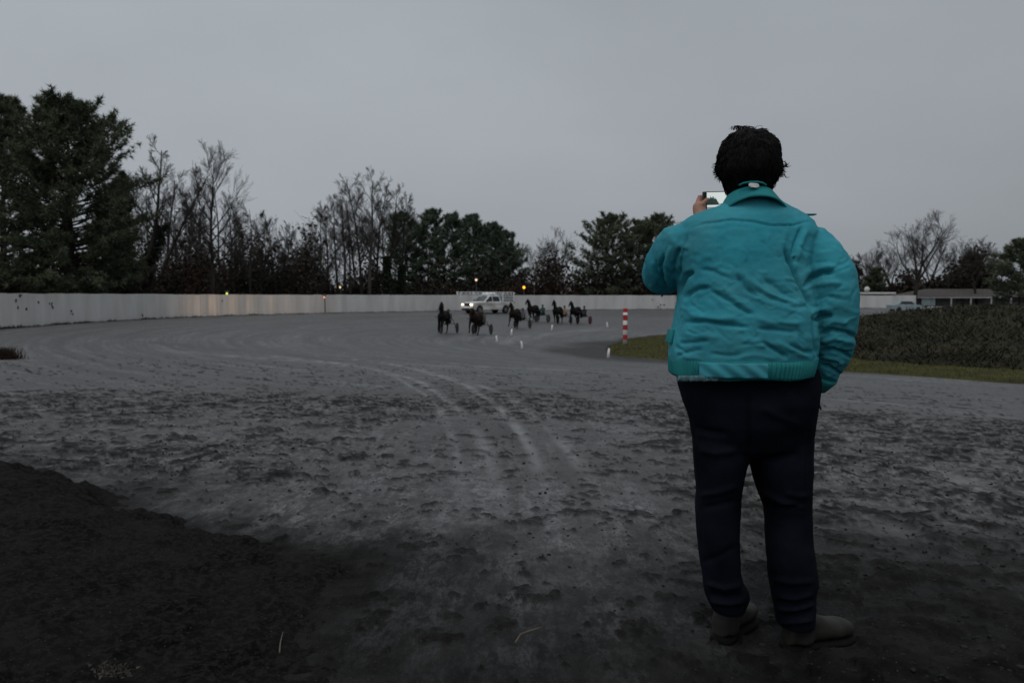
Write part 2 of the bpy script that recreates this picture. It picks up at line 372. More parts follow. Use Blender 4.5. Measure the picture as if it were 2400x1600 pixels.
x, y, F = polar(rad, ang); z, a, al, b = track(x, y); d = np.hypot(x, y)
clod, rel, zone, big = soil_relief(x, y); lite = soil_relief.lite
# wheel and hoof grooves that follow the turn
groove = fbm(al*0.05, a*1.3, 51, 4)*0.014*sst(60, 25, d)*sst(10, 16, d)
def ground_pt(px, py):
    d_ = 3.0
    for _ in range(14):
        p = at(px, py, d_); d_ = max(1.2, min(90, d_*(CAMZ-tz(p.x, d_))/max(CAMZ-p.z, 1e-3)))
    p = at(px, py, d_); return (p.x, d_)
rut = np.zeros_like(x)
for pts, wd, amp in (
    ([(1172, 1330), (1166, 1150), (1112, 1005), (1042, 937), (955, 884), (790, 850), (520, 828)], .07, 1), ([(1300, 1330), (1268, 1120), (1218, 1012), (1145, 938), (1052, 888), (900, 850), (650, 824)], .07, 1),
    ([(1090, 1400), (1085, 1200), (1075, 1080), (1040, 980), (980, 915), (880, 868), (700, 842)], .05, .8), ([(1235, 1100), (1190, 1010), (1120, 940), (1010, 885)], .06, -.9), ([(1420, 1250), (1350, 1080), (1260, 985), (1130, 905), (960, 856)], .06, .8),
    ([(240, 792), (420, 808), (640, 829), (900, 842), (1250, 850), (1700, 872)], .30, -1), ([(330, 815), (560, 836), (820, 852), (1200, 862), (1600, 880)], .22, .8), ([(0, 842), (300, 838), (600, 846)], .25, -.7),
    ([(1160, 806), (1240, 838), (1420, 856), (1600, 870)], .28, -.9), ([(1420, 790), (1340, 800), (1290, 815), (1330, 838), (1430, 850)], .22, -.9), ([(1450, 778), (1330, 790), (1240, 806), (1250, 826)], .25, -.7), ([(1500, 770), (1350, 776), (1210, 794), (1180, 812)], .25, .6),
    ([(1900, 930), (2100, 948), (2400, 985)], .18, .6), ([(2000, 905), (2200, 925), (2400, 948)], .2, -.6), ([(1950, 1010), (2150, 1080), (2400, 1190)], .14, .7), ([(1930, 1100), (2050, 1200), (2250, 1400)], .12, .6), ([(1940, 1060), (2120, 1180), (2400, 1380)], .10, -.6)):
    P_ = catmull([ground_pt(*p) for p in pts], 4); A_ = np.array(P_); mg = 1.2 if A_[:, 1].max() < 16 else 3.0
    ix = np.nonzero((x > A_[:, 0].min()-mg) & (x < A_[:, 0].max()+mg) & (y > A_[:, 1].min()-mg) & (y < A_[:, 1].max()+mg))[0]; xs_, ys_ = x[ix], y[ix]
    dd_, _, al_, _ = near(xs_, ys_, P_); L_ = sum(math.dist(P_[q], P_[q+1]) for q in range(len(P_)-1))
    rut[ix] += amp*np.exp(-(dd_/(wd*(.6+.5*vn2(xs_*2, ys_*2, 91)**2+.03*d[ix])))**2)*sst(0, .15*L_, al_)*sst(L_, .85*L_, al_)*np.clip(.55+.9*fbm(xs_*2.2, ys_*2.2, 92, 4), 0, 1)
rut = np.clip(rut, -1, 1); clod = clod*(1-.75*np.clip(rut, 0, 1)); rel = rel*(1-.6*np.abs(rut)) - .012*np.abs(rut)*sst(16, 7, d)
dimmed_loam = sst(5.5, 2.35, d - 0.6*big - 0.5*fbm(x*1.6, y*1.6, 8, 4) + 0.75*np.exp(-((x-.05)/.55)**2) - 0.35*np.clip(x-0.6, 0, 1.6))*0.96  # dark loam, plus lens vignetting towards the camera put into its colour
LAWN = [(70, -9), (40, 8.2), (25, 17.8), (16.6, 24.2), (12.4, 28.4), (7.4, 33.4), (5.0, 36.2), (4.7, 38.5), (5.3, 43), (7.8, 51), (12.6, 58), (22, 66), (40, 74), (70, 80)]
lc = catmull(LAWN, 4); dl = near(x, y, lc)[0]
dimmed_loam = np.maximum(dimmed_loam, sst(3.4, 1.2, dl+1.1*vn2(x*0.5, y*0.5, 9)+3.0*sst(33, 26, y)+2.5*sst(46, 58, y))*0.55)      # soft earth round the tip of the lawn
dimmed_loam = np.maximum(dimmed_loam, sst(1.0, -0.1, b+.6*fbm(x*2, y*2, 93, 4))*(.45+.5*sst(-2.4, -.9, x))*sst(-0.5, -1.4, x)*sst(12, 8, d))
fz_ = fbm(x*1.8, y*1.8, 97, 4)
dimmed_loam = np.maximum(dimmed_loam, .98*sst(0.75, -0.75, x+.55*fz_)*sst(4.3, 3.0, y+.5*fz_+.35*x))
lite = lite*(1-dimmed_loam)**1.3*sst(2.8, 5.5, d)
mud_ = np.clip(.62*zone + .75*fbm(x*.42, y*.30, 95, 4) + .30*sst(-1.0, -3.5, x-.1*y)*sst(15, 9, d) - .25*np.clip(rut, 0, 1), 0, .72)*sst(20, 12, d)
edge = sst(1.1, 0.15, b)*sst(20, 30, d); dimmed_loam = np.maximum(dimmed_loam, edge*0.7)
z = z + rel + groove
fc = F.mean
ok = (b[F].max(1) > -0.35) | (d[F].max(1) < 14)
V, Fk, u = keep(np.stack([x, y, z], 1), F, ok)
me = npmesh('race_track', V, Fk)
for nm, arr in (('clod', clod), ('dimmed_loam', dimmed_loam), ('along', al), ('cross', a), ('far', sst(8.5, 15, d)), ('rut', rut), ('lite', lite), ('mud', mud_)):
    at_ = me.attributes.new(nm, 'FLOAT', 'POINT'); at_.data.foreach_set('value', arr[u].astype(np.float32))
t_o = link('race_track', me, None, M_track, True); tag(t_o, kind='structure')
# dark soil bank at the outer edge, lower left
rad = adapt_rad(1.6, 8.2, 2.3); x, y, F = polar(rad, np.linspace(R(-60), R(5), 380)); z, a, al, b = track(x, y)
clod, rel, zone, big = soil_relief(x, y)
wob = 0.12*fbm(x*1.5, y*1.5, 61, 3) + 0.20*fbm(x*5, y*5, 62, 4, .65)
s = -b + wob
prof = (0.14*sst(-0.22, 0.42, s)-0.04*sst(0.4, 1.6, s))*sst(-0.5, -2.6, x) - 0.035 + 0.045*sst(-0.25, 0.15, s) - 0.09*sst(-0.85, 0.15, x+0.25*vn2(x*3, y*3, 66))
crumb = 0.026*np.abs(fbm(x*9, y*9, 63, 4, 0.62)) + 0.014*fbm(x*24, y*24, 67, 3, .6) + 0.034*np.clip(fbm(x*3.4, y*3.4, 64, 4)+0.1, 0, 1)
bz = z + prof + crumb
hz = bz > z - 0.05
V, Fk, u = keep(np.stack([x, y, bz], 1), F, hz[F].any(1) & (b[F].min(1) < 0.8))
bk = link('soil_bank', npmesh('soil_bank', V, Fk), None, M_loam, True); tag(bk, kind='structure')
def gz(x, y): return tz(x, y)

# lawn on the infield
lc = catmull(LAWN, 8)
def inside_lawn(x, y):
    dd, sg, _, _ = near(x, y, lc); return np.where(sg < 0, dd, -dd)
n_in = 26; V = []; cxs = catmull([(82, -5), (60, 15), (45, 24), (33, 30), (27, 34), (21, 37.5), (19.5, 40), (19, 42), (20, 44.5), (23.5, 49), (29, 54), (36, 59), (48, 66), (75, 73)], 8)
for (ax, ay), (bx, by) in zip(lc, cxs):
    for j in range(n_in):
        t = (j/(n_in-1))**1.6; V.append((ax+(bx-ax)*t, ay+(by-ay)*t, 0))
V = np.array(V); dd = inside_lawn(V[:, 0], V[:, 1]); V[:, 2] = track(V[:, 0], V[:, 1])[0] + 0.004 + 0.07*sst(-0.02, 0.5, dd) + 0.03*fbm(V[:, 0]*0.9, V[:, 1]*0.9, 71, 4)
na = len(lc); i = (np.arange(na-1)[:, None]*n_in + np.arange(n_in-1)[None, :]); F = np.stack([i, i+1, i+n_in+1, i+n_in], -1).reshape(-1, 4)
lw = link('infield_lawn', npmesh('infield_lawn', V, F), None, M_lawn, True); tag(lw, kind='structure')
rng_ = np.random.default_rng(5)
def blades(X, Y, Z, h, wd, lean, rng):
    n = len(X); q = rng.uniform(0, 2*math.pi, n); lx = rng.normal(0, lean, n)*h; ly = rng.normal(0, lean, n)*h
    V = np.empty((n, 3, 3)); V[:, 0] = np.stack([X-np.cos(q)*wd, Y-np.sin(q)*wd, Z], 1); V[:, 1] = np.stack([X+np.cos(q)*wd, Y+np.sin(q)*wd, Z], 1)
    V[:, 2] = np.stack([X+lx, Y+ly, Z+h], 1)
    return V.reshape(-1, 3), np.arange(3*n).reshape(-1, 3)
X = rng_.uniform(4, 34, 260000); Y = rng_.uniform(14, 64, 260000); di = inside_lawn(X, Y); k = (di > -0.12*rng_.random(len(X))) & (np.abs(X/Y) < 0.75)
X, Y = X[k][:60000], Y[k][:60000]; Zl = track(X, Y)[0]+0.05
V, F = blades(X, Y, Zl, rng_.uniform(0.05, 0.13, len(X)), 0.014, 0.4, rng_)
M_grass = mat('olive_grass', (0.064, 0.062, 0.020), 0.8, 0.3, 0.8)
gr = link('lawn_grass', npmesh('lawn_grass', V, F), None, M_grass); tag(gr, 'short olive green grass covering the infield beside the track', 'grass', kind='stuff')

# rough brush on the infield bank
BR = [(60, -2), (32, 13), (22, 20.5), (17.3, 27.4), (14.4, 32), (14.2, 35), (15.4, 39.5), (17.6, 46), (21, 55), (27, 68), (40, 80), (84, 92)]
bc = catmull(BR, 5)
x, y, F = polar(np.geomspace(12, 100, 165), np.concatenate([np.linspace(R(17), R(44), 210), np.linspace(R(44.5), R(84), 50)])); dd, sg, _, _ = near(x, y, bc); dd = np.where(sg < 0, dd, -dd)
def brush_h(x, y, dd):
    n = fbm(x*0.33, y*0.20, 81, 4); n2 = fbm(x*0.9, y*0.65, 82, 4, .6)
    return (.45*sst(-0.1, 2.0, dd)+.55*sst(0, 10, dd))*(0.50 + 1.20*sst(26, 66, np.hypot(x, y)) + 0.50*n + 0.42*n2) - 0.12
z = -1.6 + brush_h(x, y, dd)
V, Fk, u = keep(np.stack([x, y, z], 1), F, dd[F].max(1) > -0.3)
M_brush = mat('brush_thatch', (0.009, 0.010, 0.006), 0.95, c2=(0.032, 0.031, 0.017), sc=0.9, coord='Object')
br = link('infield_bank', npmesh('infield_bank', V, Fk), None, M_brush, True); tag(br, kind='structure')
r = rng_.uniform(18, 92, 150000); th = np.where(rng_.random(150000) < .78, rng_.uniform(R(18), R(42), 150000), rng_.uniform(R(42), R(72), 150000)); X = r*np.sin(th); Y = r*np.cos(th); dd, sg, _, _ = near(X, Y, bc); dd = np.where(sg < 0, dd, -dd)
k = (dd > -0.05) & (rng_.random(len(X)) < 24/r+0.25); X, Y, dd, r = X[k], Y[k], dd[k], r[k]
Zb = -1.63 + brush_h(X, Y, dd)
hh = np.where(rng_.random(len(X)) < .03, 2.4, 1)*rng_.uniform(0.04, 0.15, len(X))*(1+r/60)*(0.5+0.8*np.clip(fbm(X*0.5, Y*0.4, 83, 3)+0.6, 0, 1.5)); 
V, F = blades(X, Y, Zb, hh, 0.02+r*0.0007, 0.9, rng_)
M_scrub = mat('scrub_leaf', (0.020, 0.019, 0.011), 0.85, c2=(0.060, 0.055, 0.031), sc=0.35, lo=0.40, hi=0.62)
sc_ = link('scrub_cover', npmesh('scrub_cover', V, F), None, M_scrub); tag(sc_, 'dark tangled scrub covering the infield bank', 'scrub', kind='stuff')

# ------------------------------------------------------------------ track wall of sheet panels
wall = empty('track_wall', (-26.9, 51, -0.5)); tag(wall, 'long white track wall of painted sheets curving round the outer edge', 'wall')
M_wall = mat('white_painted_sheet', (0.55, 0.545, 0.535), 0.30, sc=0.9, c2=(0.68, 0.675, 0.665), bump=0.12, bsc=3, spec=0.4, stretch=(1.0, 1.0, 0.25), coord='World')
WP = catmull(OUTER[2:14], 24)
acc = 0; nodes = [WP[0]]
for i in range(1, len(WP)):
    p, q = WP[i-1], WP[i]; l = math.dist(p, q)
    while acc + l >= 2.4:
        t = (2.4-acc)/l; p = (p[0]+(q[0]-p[0])*t, p[1]+(q[1]-p[1])*t); nodes.append(p); l = math.dist(p, q); acc = 0
    acc += l
rw = random.Random(3); pan = []
for k in range(6):
    nx, nzz = 14, 4; V = []; am = [rw.uniform(-.006, .006) for _ in range(5)]
    for f_ in (0.04, -0.04):
        for j in range(nzz+1):
            for i in range(nx+1):
                xx = -1.205+2.41*i/nx; s_ = sum(am[q]*math.sin((q+1)*math.pi*(i/nx)*1.5+k) for q in range(5)) * (0.4+0.6*math.sin(math.pi*(0.15+0.7*j/nzz)))
                top = 0.012*math.sin(xx*1.7+k*2) if j == nzz else 0
                V.append((xx, f_+s_, -0.25+2.05*j/nzz+top))
    m_ = (nx+1)*(nzz+1); F = []
    for j in range(nzz):
        for i in range(nx):
            q = j*(nx+1)+i; F.append((q, q+1, q+nx+2, q+nx+1)); F.append((m_+q, m_+q+nx+1, m_+q+nx+2, m_+q+1))
    for i in range(nx):
        q = nzz*(nx+1)+i; F.append((q, q+1, m_+q+1, m_+q)); F.append((i, m_+i, m_+i+1, i+1))
    for j in range(nzz):
        q = j*(nx+1); F.append((q, q+nx+1, m_+q+nx+1, m_+q)); q += nx; F.append((q, m_+q, m_+q+nx+1, q+nx+1))
    me = bpy.data.meshes.new('panel'); me.from_pydata(V, [], F); me.update(); me.materials.append(M_wall); pan.append(me)
base = Vector(wall.location)
for i in range(len(nodes)-1):
    p, q = nodes[i], nodes[i+1]; o = link('panel', pan[rw.randrange(6)], wall)
    zz = -0.5 if p[1] > 30 else -0.45
    o.location = Vector(((p[0]+q[0])/2, (p[1]+q[1])/2, zz+rw.uniform(-.018, .018))) - base
    o.rotation_euler = (rw.uniform(-.005, .005), 0, math.atan2(q[1]-p[1], q[0]-p[0])+rw.uniform(-.003, .003)+math.pi)
# weeds and dirt along the foot of the wall
X = []; Y = []
for i in range(len(nodes)-1):
    p, q = nodes[i], nodes[i+1]
    if p[1] < 30 or p[0] > 2: continue
    dx, dy = q[0]-p[0], q[1]-p[1]; l = math.hypot(dx, dy); nxn, nyn = dy/l, -dx/l
    dens = 1.0 if p[1] < 72 and p[0] < -20 else 0.35
    for k in range(int(170*dens)):
        t = rw.random(); c = -(0.06+abs(rw.gauss(0, .10)))
        if vn2(np.array([(p[0]+dx*t)*0.6]), np.array([(p[1]+dy*t)*0.6]), 4)[0] < -0.25 and rw.random() < .75: continue
        X.append(p[0]+dx*t+nxn*c); Y.append(p[1]+dy*t+nyn*c)
X = np.array(X); Y = np.array(Y); V, F = blades(X, Y, track(X, Y)[0]-0.03, rng_.uniform(0.05, 0.22, len(X))*(0.6+0.7*rng_.random(len(X))**3), 0.03, 0.5, rng_)
M_weed = mat('dead_weed', (0.022, 0.018, 0.012), 0.9, 0.4, 2)
tag(link('wall_weeds', npmesh('wall_weeds', V, F), None, M_weed), 'dark dead weeds and dirt along the foot of the white wall', 'weeds', kind='stuff')
# clots of mud flung up and stuck to the near sheets
mud = MB(); WPX = [(p[0], p[1]) for p in WP]
ds = np.arange(34, 80, 0.02)
for (px, py, w_, h_) in ((46, 693, 4, 5), (36, 704, 5, 4), (118, 712, 9, 4), (121, 719, 3, 8), (165, 731, 3, 9), (168, 736, 4, 4), (333, 739, 3, 6), (60, 725, 3, 4), (88, 709, 3, 4), (520, 706, 2, 5), (40, 722, 2, 5)):
    u = (px-1200)/FPX; _, sg, _, _ = near(u*ds, ds, WPX); k = np.argmax(sg < 0)
    if k == 0: continue
    c = at(px, py, ds[k]); s_ = ds[k]/FPX
    for q in range(4): mud.ball((c.x+0.045, c.y+rw.uniform(-.5, .5)*w_*s_*1.6, c.z+rw.uniform(-.5, .5)*h_*s_), (0.02, 0.05, rw.uniform(.03, .08)), 8)
M_mud = mat('dried_mud', (0.04, 0.038, 0.035), 0.95, 0.3, 20)
o = mud.build('mud_splash', M_mud, wall); o.matrix_parent_inverse = Matrix.Translation(-base); o['kind'] = 'stuff'

# ------------------------------------------------------------------ trees
M_bark = mat('dark_bark', (0.028, 0.024, 0.021), 0.9, 0.4, 3, bump=0.5, bsc=12, stretch=(1, 1, .25))
M_twig = mat('twig', (0.030, 0.025, 0.022), 0.9, 0.3, 0.6)
M_birch = mat('pale_bark', (0.055, 0.05, 0.046), 0.85, 0.4, 2, stretch=(1, 1, .3))
M_ndl = mat('pine_needle', (0.034, 0.048, 0.029), 0.8, c2=(0.13, 0.148, 0.086), sc=0.5, lo=0.3, hi=0.7)
M_ndl2 = mat('pine_needle_blue', (0.040, 0.061, 0.043), 0.8, c2=(0.125, 0.162, 0.108), sc=0.35, lo=0.3, hi=0.7)
M_ivy = mat('ivy_leaf', (0.008, 0.016, 0.009), 0.7, c2=(0.022, 0.034, 0.016), sc=1.5)
M_oak = mat('brown_oak_leaf', (0.030, 0.014, 0.008), 0.9, c2=(0.07, 0.028, 0.014), sc=0.8)
class Tubes:
    """many tapered tubes gathered by size and swept together"""
    def __init__(s): s.g = {}
    def add(s, P, r, n): s.g.setdefault((len(P), n), ([], []))[0].append(np.asarray(P)); s.g[(len(P), n)][1].append(np.asarray(r))
    def mesh(s, name):
        VV = []; FF = []; base = 0
        for (k, n), (Ps, rs) in s.g.items():
            P = np.array(Ps); r = np.array(rs); m = len(P); T = np.gradient(P, axis=1); T /= np.linalg.norm(T, axis=2, keepdims=True)+1e-9
            ref = np.where(np.abs(T[:, :1] @ np.array([.31, .95, .05]))[..., None] < .85, np.array([.31, .95, .05]), np.array([1., 0, 0]))
            A = np.cross(T, ref); A /= np.linalg.norm(A, axis=2, keepdims=True)+1e-9; B = np.cross(T, A); q = np.arange(n)*2*math.pi/n
            V = P[:, :, None, :]+r[:, :, None, None]*(A[:, :, None, :]*np.cos(q)[:, None]+B[:, :, None, :]*np.sin(q)[:, None])
            a = np.arange(k-1)[:, None]*n+np.arange(n)[None]; b = np.arange(k-1)[:, None]*n+(np.arange(n)[None]+1) % n
            F = np.stack([a, b, b+n, a+n], -1).reshape(1, -1, 4)+(np.arange(m)*k*n)[:, None, None]
            VV.append(V.reshape(-1, 3)); FF.append(F.reshape(-1, 4)+base); base += m*k*n
        return npmesh(name, np.concatenate(VV), np.concatenate(FF))
def unit(v): return v/(math.sqrt(v[0]*v[0]+v[1]*v[1]+v[2]*v[2])+1e-9)
def bare_tree(seed, H, r0, lean=(0, 0), spread=0.38, first=0.3, limbs=13, lv=(7, 6, 4), up=0.45, fork=False, twig=0.012):
    """returns (trunk mesh, crown mesh); the tree stands at the origin"""
    g = np.random.default_rng(seed); T = Tubes(); C = Tubes(); leaf_pts = []
    def line(p, d, L, k, wob, upw):
        P = [p]; d = unit(d)
        for i in range(k):
            d = unit(d + g.normal(0, wob, 3) + np.array([0, 0, upw])); P.append(P[-1] + d*L/k)
        return np.array(P)
    def grow(P, r, lev, L, start):
        if lev >= len(lv): return
        nk = max(2, int(lv[lev]*g.uniform(.75, 1.25)))
        for i in range(nk):
            t = start + (1-start)*(i+g.uniform(.1, .9))/nk; f = t*(len(P)-1); a = int(min(f, len(P)-2)); p = P[a] + (P[a+1]-P[a])*(f-a); d0 = unit(P[a+1]-P[a])
            e3 = g.normal(0, 1, 3); ax = unit(np.array([d0[1]*e3[2]-d0[2]*e3[1], d0[2]*e3[0]-d0[0]*e3[2], d0[0]*e3[1]-d0[1]*e3[0]])); an = g.uniform(.30, .72); d = d0*math.cos(an)+ax*math.sin(an)
            l = L*(g.uniform(.40, .72) if lev < 1 else g.uniform(.5, .9))*(1-.40*t); rr = max(twig*.6, r*(1-.7*t)*.55)
            Q = line(p, d, l, 3 if lev < 1 else (2 if lev < 2 else 1), .07, .06); C.add(Q, np.linspace(rr, max(twig*.5, rr*.35), len(Q)), 3)
            grow(Q, rr, lev+1, l, .2)
    mains = []
    d = np.array([lean[0], lean[1], 1.0])
    tr = line(np.zeros(3), d, H*(1.0 if not fork else .32), 9, .045, .03)
    if not fork:
        mains.append((tr, np.linspace(1, .12, len(tr))*r0*1.25))
    else:
        rr = np.linspace(r0*1.1, r0*.8, len(tr)); T.add(tr, rr, 7)
        for i in range(fork):
            q = 2*math.pi*i/fork + g.uniform(-.4, .4); sp = g.uniform(.3, .85)
            Q = line(tr[-1 - i % 3], np.array([math.cos(q)*sp, math.sin(q)*sp*.7, 1]), H*g.uniform(.58, .76), 8, .08, .05)
            mains.append((Q, np.linspace(.62, .05, len(Q))*r0))
    for P, rr in mains:
        T.add(P, rr, 7); n = limbs if not fork else max(5, limbs//fork+2); Lh = H
        for i in range(n):
            t = first + (.97-first)*(i+g.random())/n; f = t*(len(P)-1); a = int(min(f, len(P)-2)); p = P[a]+(P[a+1]-P[a])*(f-a)
            q = g.uniform(0, 2*math.pi); l = Lh*spread*(1.05-.72*t)*g.uniform(.6, 1.15)
            Q = line(p, np.array([math.cos(q), math.sin(q), up+.35+.6*t]), l, 5, .08, .07); r = max(twig*1.2, rr[a]*.55)
            (T if r > r0*.22 else C).add(Q, np.linspace(r, twig*.7, len(Q)), 5 if r > .05 else 4)
            grow(Q, r, 0, l, .22)
    return T.mesh('trunk'), C.mesh('crown')
def leaf_tris(P, size, rng, flat=0.5):
    n = len(P); A = rng.normal(0, 1, (n, 3)); A /= np.linalg.norm(A, axis=1)[:, None]; B = rng.normal(0, 1, (n, 3)); B[:, 2] *= flat
    B -= A*(A*B).sum(1)[:, None]; B /= np.linalg.norm(B, axis=1)[:, None]; s = size*rng.uniform(.5, 1.3, n)[:, None]
    V = np.stack([P-A*s*.5-B*s*.35, P+A*s*.5-B*s*.2, P+B*s*.75], 1)
    return V.reshape(-1, 3), np.arange(3*n).reshape(-1, 3)
def pine(seed, H, r0, rad, nb, tuft, blade, width, per, low=0.12, up=0.35, plume=False, nsub=6):
    """white pine: whorls of boughs, upswept at the top, each set with needle tufts"""
    g = np.random.default_rng(seed); T = Tubes()
    tr = [np.zeros(3)]; d = np.array([0, 0, 1.])
    for i in range(10): d = unit(d+g.normal(0, .025, 3)); tr.append(tr[-1]+d*H/10)
    tr = np.array(tr); T.add(tr, np.linspace(1, .04, 11)*r0, 8)
    C = []; D = []
    for i in range(nb):
        t = low + (1-low)*((i+g.random())/nb)**0.9; f = t*10; a = int(min(f, 9)); p = tr[a]+(tr[a+1]-tr[a])*(f-a)
        q = i*2.399+g.uniform(-.5, .5); L = rad(t)*g.uniform(.55, 1.18); el = up*(0.05+1.5*t**2) + g.uniform(-.12, .18)
        dr = unit(np.array([math.cos(q), math.sin(q), el])); Q = [p]; dd = dr
        for k in range(5): dd = unit(dd+g.normal(0, .07, 3)+np.array([0, 0, .055+.08*t])); Q.append(Q[-1]+dd*L/5)
        Q = np.array(Q); T.add(Q, np.linspace(r0*.30*(1.1-t), .012, 6), 4)
        for s_ in range(nsub):
            u = g.uniform(.28, 1.0); f2 = u*5; b = int(min(f2, 4)); c = Q[b]+(Q[b+1]-Q[b])*(f2-b); side = unit(np.cross(dd, np.array([0, 0, 1.])))*g.choice([-1, 1])
            e2 = unit(dd*g.uniform(.3, 1)+side*g.uniform(.2, .9)+np.array([0, 0, g.uniform(-.05, .55)])); l2 = L*g.uniform(.14, .34)*(1.25-u*.6)
            if l2 > .5: T.add(np.array([c, c+e2*l2]), np.array([.02, .008]), 3)
            for v in np.linspace(.25, 1, max(2, int(tuft))):
                C.append(c+e2*l2*v+g.normal(0, .10*min(1, L/4), 3)); D.append(unit(e2+np.array([0, 0, .35])))
    C = np.array(C); D = np.array(D); n = len(C); C = np.repeat(C, per, 0); D = np.repeat(D, per, 0)
    E = D*.75+g.normal(0, .75, (n*per, 3)); E /= np.linalg.norm(E, axis=1)[:, None]; S = np.cross(E, g.normal(0, 1, (n*per, 3))); S /= np.linalg.norm(S, axis=1)[:, None]
    l = blade*g.uniform(.55, 1.2, n*per)[:, None]; w_ = width*g.uniform(.7, 1.2, n*per)[:, None]
    V = np.stack([C-S*w_*.5, C+S*w_*.5, C+E*l], 1).reshape(-1, 3)
    return T.mesh('trunk'), npmesh('crown', V, np.arange(3*n*per).reshape(-1, 3))
def fit(ms, H):
    t = max(float(coords(m)[:, 2].max()) for m in ms)
    for m in ms: setco(m, coords(m)*(H/t))
    return ms
def plant(name, label, cat, px, d, meshes, mats, group=None, rz=0, sc=1.0, extra=None):
    x_ = (px-1200)/FPX*d; z_, a_, al_, b_ = [float(v[0]) for v in track(np.array([x_]), np.array([d]))]
    o = empty(name, (x_, d, z_-0.08), rz); o.scale = (sc, sc, sc); tag(o, label, cat, group)
    link('trunk', meshes[0], o, mats[0], True); link('crown', meshes[1], o, mats[1])
    if extra:
        for nm, me, m in extra: link(nm, me, o, m)
    return o
def hgt(ytop, d, zb=-0.55): return (695-ytop)/FPX*d + CAMZ - zb
def ivy(H, r, lean, seed, n=2600, spread=.35):
    g = np.random.default_rng(seed); t = g.random(n)**.8; q = g.uniform(0, 6.28, n); rr = r + np.abs(g.normal(0, spread, n))*(1-.5*t)
    P = np.stack([lean[0]*t*H+np.cos(q)*rr, lean[1]*t*H+np.sin(q)*rr, t*H], 1); V, F = leaf_tris(P, .22, g); return npmesh('ivy', V, F)

# big white pines at the left
prof1 = lambda t: 6.3*float(np.interp(t, [0, .12, .35, .55, .72, .85, .95, 1], [.70, .80, .90, 1.0, .86, .62, .36, .12]))
p_ = pine(11, hgt(208, 58), .42, prof1, 185, 4, .46, .075, 13, low=.06, up=.42, nsub=13); fit(p_, hgt(208, 58))
plant('pine_tree', 'huge dark pine rising behind the near end of the white wall', 'pine', 168, 58, p_, (M_bark, M_ndl), 'tall pines at the left')
prof2 = lambda t: 5.4*float(np.interp(t, [0, .12, .4, .6, .8, .93, 1], [.8, .9, 1.0, .9, .62, .4, .1]))
p_ = pine(12, hgt(214, 64), .36, prof2, 130, 4, .48, .08, 12, low=.05, up=.42, nsub=12); fit(p_, hgt(214, 64))
plant('pine_tree', 'dark pine cut by the left edge of the picture', 'pine', 8, 64, p_, (M_bark, M_ndl), 'tall pines at the left')
p_ = pine(13, hgt(400, 66), .26, lambda t: 3.6*(1.05-.85*t), 95, 4, .48, .08, 11, low=.03, up=.2, nsub=11); fit(p_, hgt(400, 66))
plant('pine_tree', 'shorter dark pine filling the right side under the huge pine', 'pine', 262, 66, p_, (M_bark, M_ndl), 'tall pines at the left')

# bare trees of the left and middle wood
POOL = {}
def bt(px, ytop, d, r, lean, label, seed, spread=.36, first=.3, limbs=13, lv=(7, 6, 4), up=.5, fork=False, m=M_bark, iv=None, tw=0.017):
    H = hgt(ytop, d)*.99/ (1 if not fork else 1.0)
    ex = []
    if iv: ex = [('ivy', ivy(H*iv, r, lean, seed+500, n=int(2200*iv/.3)), M_ivy)]
    POOL[seed] = ms = fit(bare_tree(seed, H, r, lean, spread, first, limbs, lv, up, fork, tw), H)
    return plant('bare_tree', label, 'tree', px, d, ms, (m, M_twig), 'bare trees beyond the wall', extra=ex)
bt(316, 312, 72, .26, (.27, .1), 'bare tree leaning right beside the huge pine, ivy on its lower trunk', 101, .30, .42, 14, iv=.5)
bt(350, 362, 76, .20, (.33, .0), 'slender bare tree leaning far right under the ivy-clad leaning one', 102, .30, .42, 12)
bt(498, 326, 74, .20, (.01, .05), 'tallest straight bare tree left of the gap, its branches fanning out', 103, .44, .30, 17, (7, 6, 4))
bt(432, 425, 80, .13, (.04, 0), 'thin straight bare tree between the leaning pair and the tall fan-branched one', 104, .28, .35, 10)
bt(588, 470, 82, .12, (-.02, 0), 'thin bare tree at the right shoulder of the left wood', 105, .30, .3, 10)
bt(392, 455, 84, .11, (.06, 0), 'thin dark bare tree inside the left wood with rusty leaves', 106, .26, .35, 9)
bt(548, 505, 86, .10, (.02, 0), 'small bare tree just right of the tall fan-branched one', 107, .34, .3, 10)
bt(754, 478, 96, .13, (-.09, 0), 'lone slender bare tree leaning left in the sky gap', 108, .22, .42, 10, (6, 5, 4), m=M_birch)
bt(793, 446, 98, .16, (-.05, 0), 'bare tree with paired stems at the left of the middle clump', 109, .34, .28, 14)
bt(822, 498, 94, .16, (-.01, 0), 'dark bare tree of middle height inside the middle clump', 110, .34, .25, 13)
bt(851, 400, 97, .20, (-.03, 0), 'tall bare tree with forked top left of the tallest one of the clump', 111, .34, .34, 16, (7, 6, 4))
bt(864, 390, 95, .24, (.10, 0), 'tallest bare tree of the middle clump, leaning slightly right', 112, .36, .36, 17, (7, 6, 4), m=M_birch)
bt(909, 424, 97, .20, (-.005, 0), 'bare tree with ivy-wrapped trunk right of the tallest of the clump', 113, .30, .42, 13, iv=.42)
bt(932, 446, 99, .18, (.12, 0), 'bare tree with ivy-wrapped trunk leaning right against the middle pines', 114, .30, .42, 13, iv=.38)
bt(1302, 528, 116, .22, (0, 0), 'broad bare tree with many stems between the two pine groups', 115, .5, .15, 16, (6, 5, 4), .6, 4)
bt(1236, 566, 118, .14, (.05, 0), 'low bare tree right of the white truck behind the wall', 116, .5, .15, 12, (6, 5, 4), .6, 3)
bt(2142, 484, 122, .36, (0, 0), 'broad bare tree with spreading limbs behind the white shed', 117, .52, .20, 17, (7, 6, 4), .45, 5, tw=.018)
